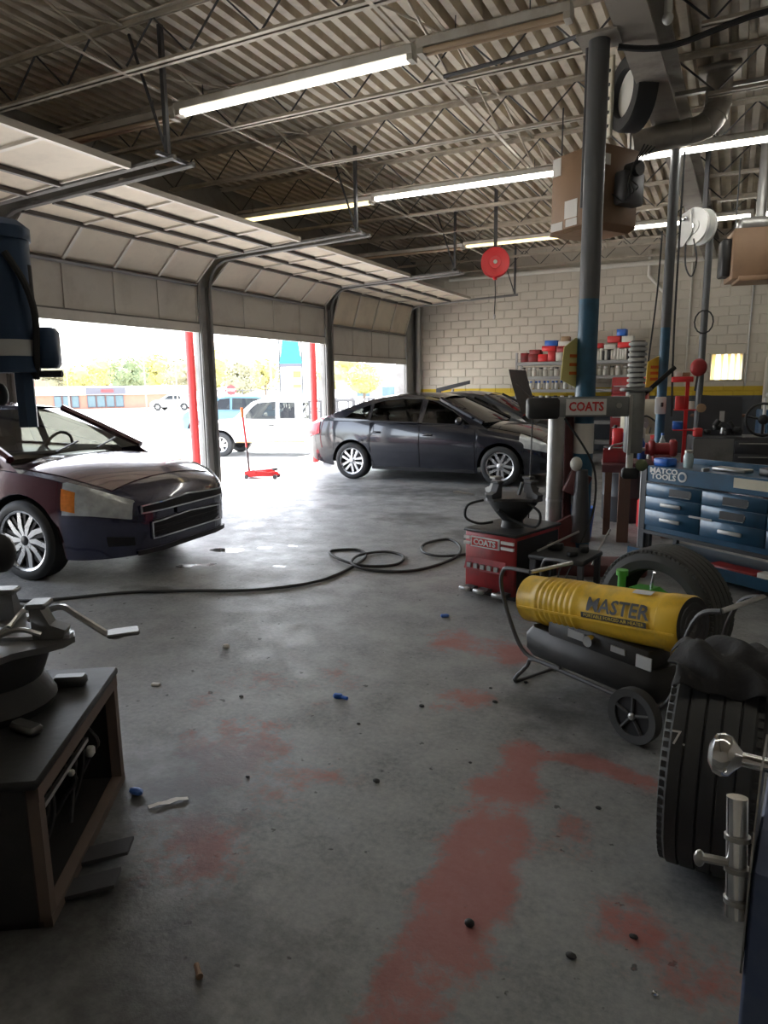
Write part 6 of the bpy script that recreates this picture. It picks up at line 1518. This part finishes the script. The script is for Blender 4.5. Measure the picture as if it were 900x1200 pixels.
r2 = reel('white hose reel with chrome guard hung by the slim column', (-.53, 9.80, 3.48), R(-38), .215, 'white_paint', 'chrome')
MB().prism([(-.16, -.115, .16), (-.02, -.115, .20), (.02, -.115, -.06), (-.10, -.115, -.22), (-.2, -.115, -.22)], (0, .012, 0)).build('guard', 'galv', r2, 0, fix=True); MB().ball((-.08, -.14, .10), .035, 12, 8).build('lamp', 'chrome', r2)
MB().tube(smooth_path([(-.10, -.08, -.1), (-.06, -.1, -.45), (.06, -.12, -.60), (.10, -.1, -.4), (.02, -.08, -.15)], 5), .010, 6).build('hanging_hose', 'rubber', r2)
# cables and pipes on the slim columns and walls
def pipe(name, label, cat, pts, r, m, n=8, k=1):
    o = MB().tube(smooth_path(pts, k) if k > 1 else pts, r, n).build(name, m, None); return tag(o, label, cat)
pipe('conduit_pipe', 'beige conduit stepping down the block wall right of the racks', 'pipe', [(-1.86, YB - .05, 4.5), (-1.86, YB - .05, 3.95), (-1.42, YB - .05, 3.45), (-1.42, YB - .05, 1.4)], .045, 'offwhite')
pipe('conduit_pipe', 'thin conduit down the block wall behind the slim column', 'pipe', [(-.98, YB - .03, 4.6), (-.98, YB - .03, 1.5)], .022, 'offwhite')
pipe('conduit_pipe', 'thin dark conduit on the block wall right of the little window', 'pipe', [(.24, YB - .03, 4.6), (.22, YB - .03, 1.5)], .015, 'galv')
pipe('drain_pipe', 'grey vertical pipe in the corner by the third door', 'pipe', [(XW + .12, YB - .12, 0), (XW + .12, YB - .12, 4.3)], .075, 'galv', 14)
pipe('wall_pipe', 'long pale pipe running along the top of the block wall', 'pipe', [(XW + 1.0, YB - .12, 4.22), (XR - .1, YB - .12, 4.22)], .06, 'offwhite', 12)
pipe('black_cable', 'black cable hanging down beside the slim blue column', 'cable', [(-.66, 8.84, 4.1), (-.665, 8.90, 3.0), (-.66, 8.92, 2.0), (-.63, 8.9, 1.2)], .012, 'rubber', 6, 4)
pipe('black_cable', 'black cable hanging left of the slim blue column', 'cable', [(-.85, 8.9, 3.3), (-.87, 8.9, 2.6), (-.92, 8.9, 1.9), (-.95, 8.9, 1.3)], .010, 'rubber', 6, 4)
pipe('conduit_pipe', 'grey conduit bending over to the top of the tall column', 'pipe', [(-2.5, 6.3, 4.30), (-1.6, 6.2, 4.30), (-1.24, 6.08, 4.28), (-1.20, 6.06, 4.15), (-1.20, 6.06, 3.0)], .018, 'dark_steel', 8, 4)
pipe('black_cable', 'black cable slung under the deck at the top right', 'cable', [(-.98, 6.1, 4.15), (-.6, 6.2, 4.12), (.1, 6.3, 4.26), (1.2, 6.4, 4.24), (2.5, 6.6, 4.26)], .022, 'rubber', 6, 5)
pl_ = thing('socket_bulb', 'small white lamp holder hanging under the deck at the top right', 'lamp', (-.62, 6.0, 4.25)); MB().cyl((0, 0, .0), (0, 0, .10), .03, n=12).build('socket', 'white_paint', pl_); MB().ball((0, 0, -.02), (.04, .04, .045), 12, 8).build('bulb', 'white_paint', pl_); MB().cyl((0, 0, .1), (0, 0, .48), .006, n=6).build('cord', 'rubber', pl_)

# ================================================================ FLOOR LITTER AND HOSES
hp = [(-6.4, 3.05), (-5.2, 3.3), (-4.70, 3.34), (-4.2, 3.80), (-3.75, 4.06), (-3.29, 4.29), (-2.98, 4.68), (-2.93, 5.15), (-3.0, 5.6), (-3.2, 5.82), (-3.42, 5.68), (-3.22, 5.42), (-2.88, 5.30), (-2.62, 5.45), (-2.68, 5.76), (-2.92, 5.86), (-3.06, 5.58), (-2.96, 5.27), (-2.70, 5.19), (-2.36, 5.37), (-2.22, 5.9), (-2.32, 6.32), (-2.56, 6.62), (-2.70, 6.35), (-2.58, 5.98), (-2.36, 5.86), (-2.15, 6.08), (-1.9, 6.35), (-1.62, 6.3)]
mb = MB(); sp_ = smooth_path([(x, y, .013 + .012 * (1 if k in (11, 16, 17, 24, 25) else 0)) for k, (x, y) in enumerate(hp)], 8); mb.tube(sp_, .0125, 8)
tag(mb.build('air_hose', 'rubber_dusty', None), 'long grey air hose looped across the floor toward the red machine', 'hose')
def litter(name, label, cat, mb, m): return tag(mb.build(name, m, None, 30), label, cat)
litter('plastic_cap', 'blue plastic cap lying in the middle of the floor', 'cap', MB().cbox((-1.735, 2.907, .012), (.05, .028, .024), .008, rz=.2).cyl((-1.71, 2.905, .012), (-1.675, 2.90, .012), .009, n=10), 'blue_plastic')
litter('plastic_cap', 'small blue scrap on the floor below the red machine', 'cap', MB().cbox((-1.70, 4.334, .010), (.06, .035, .02), .008, rz=.5), 'blue_plastic')
litter('paper_strip', 'curled white paper strip on the floor right of the black cabinet', 'paper', MB().grid([[(-1.93 + .012 * k + .006 * math.sin(k), 1.77 + .014 * k, .004 + .006 * math.sin(k * .8) ** 2), (-1.905 + .012 * k, 1.755 + .014 * k, .006 + .006 * math.sin(k * .8) ** 2)] for k in range(9)]), 'paper')
litter('bolt_stub', 'small brass stub on the dark floor in front', 'bolt', MB().cyl((-1.236, 1.262, .009), (-1.205, 1.238, .009), .008, n=10).cyl((-1.205, 1.238, .009), (-1.20, 1.234, .009), .010, n=10), 'heater_brown')
litter('pebble', 'dark pebble on the red paint near the camera', 'stone', MB().ball((-.598, 1.737, .010), (.016, .013, .012), 10, 7), 'black_oily')
litter('foil_scrap', 'shiny foil scrap at the lower right of the floor', 'foil', MB().ball((-.075, 1.718, .007), (.010, .008, .008), 7, 5), 'chrome')
litter('paper_scrap', 'small white scrap on the floor ahead of the black cabinet', 'paper', MB().cbox((-2.718, 3.214, .014), (.045, .03, .028), .01, rz=.6), 'paper')
litter('paper_scrap', 'tiny white scrap behind the corner of the black cabinet', 'paper', MB().cbox((-2.72, 2.62, .006), (.05, .03, .012), .005, rz=.3), 'paper')
litter('blue_glove', 'crumpled blue scrap on the floor beside the black cabinet', 'rag', MB().ball((-2.03, 1.81, .014), (.035, .02, .014), 8, 6), 'blue_plastic')
rd = random.Random(21); k = 0
for (x, y) in ((-1.05, 3.35), (-.98, 3.2), (-1.3, 3.0), (-.9, 3.5), (-1.5, 2.7), (-1.2, 2.3), (-.3, 1.75), (-.15, 1.9), (-2.2, 2.7), (-1.7, 2.1), (-.9, 2.6), (-.35, 2.5)):
    s_ = rd.uniform(.006, .013); tag(MB().ball((x, y, s_ * .6), (s_ * 1.4, s_, s_ * .7), 8, 5).build('grit', 'black_oily', None), 'dark crumb of grit on the concrete floor', 'grit', 'grit crumbs on the floor')
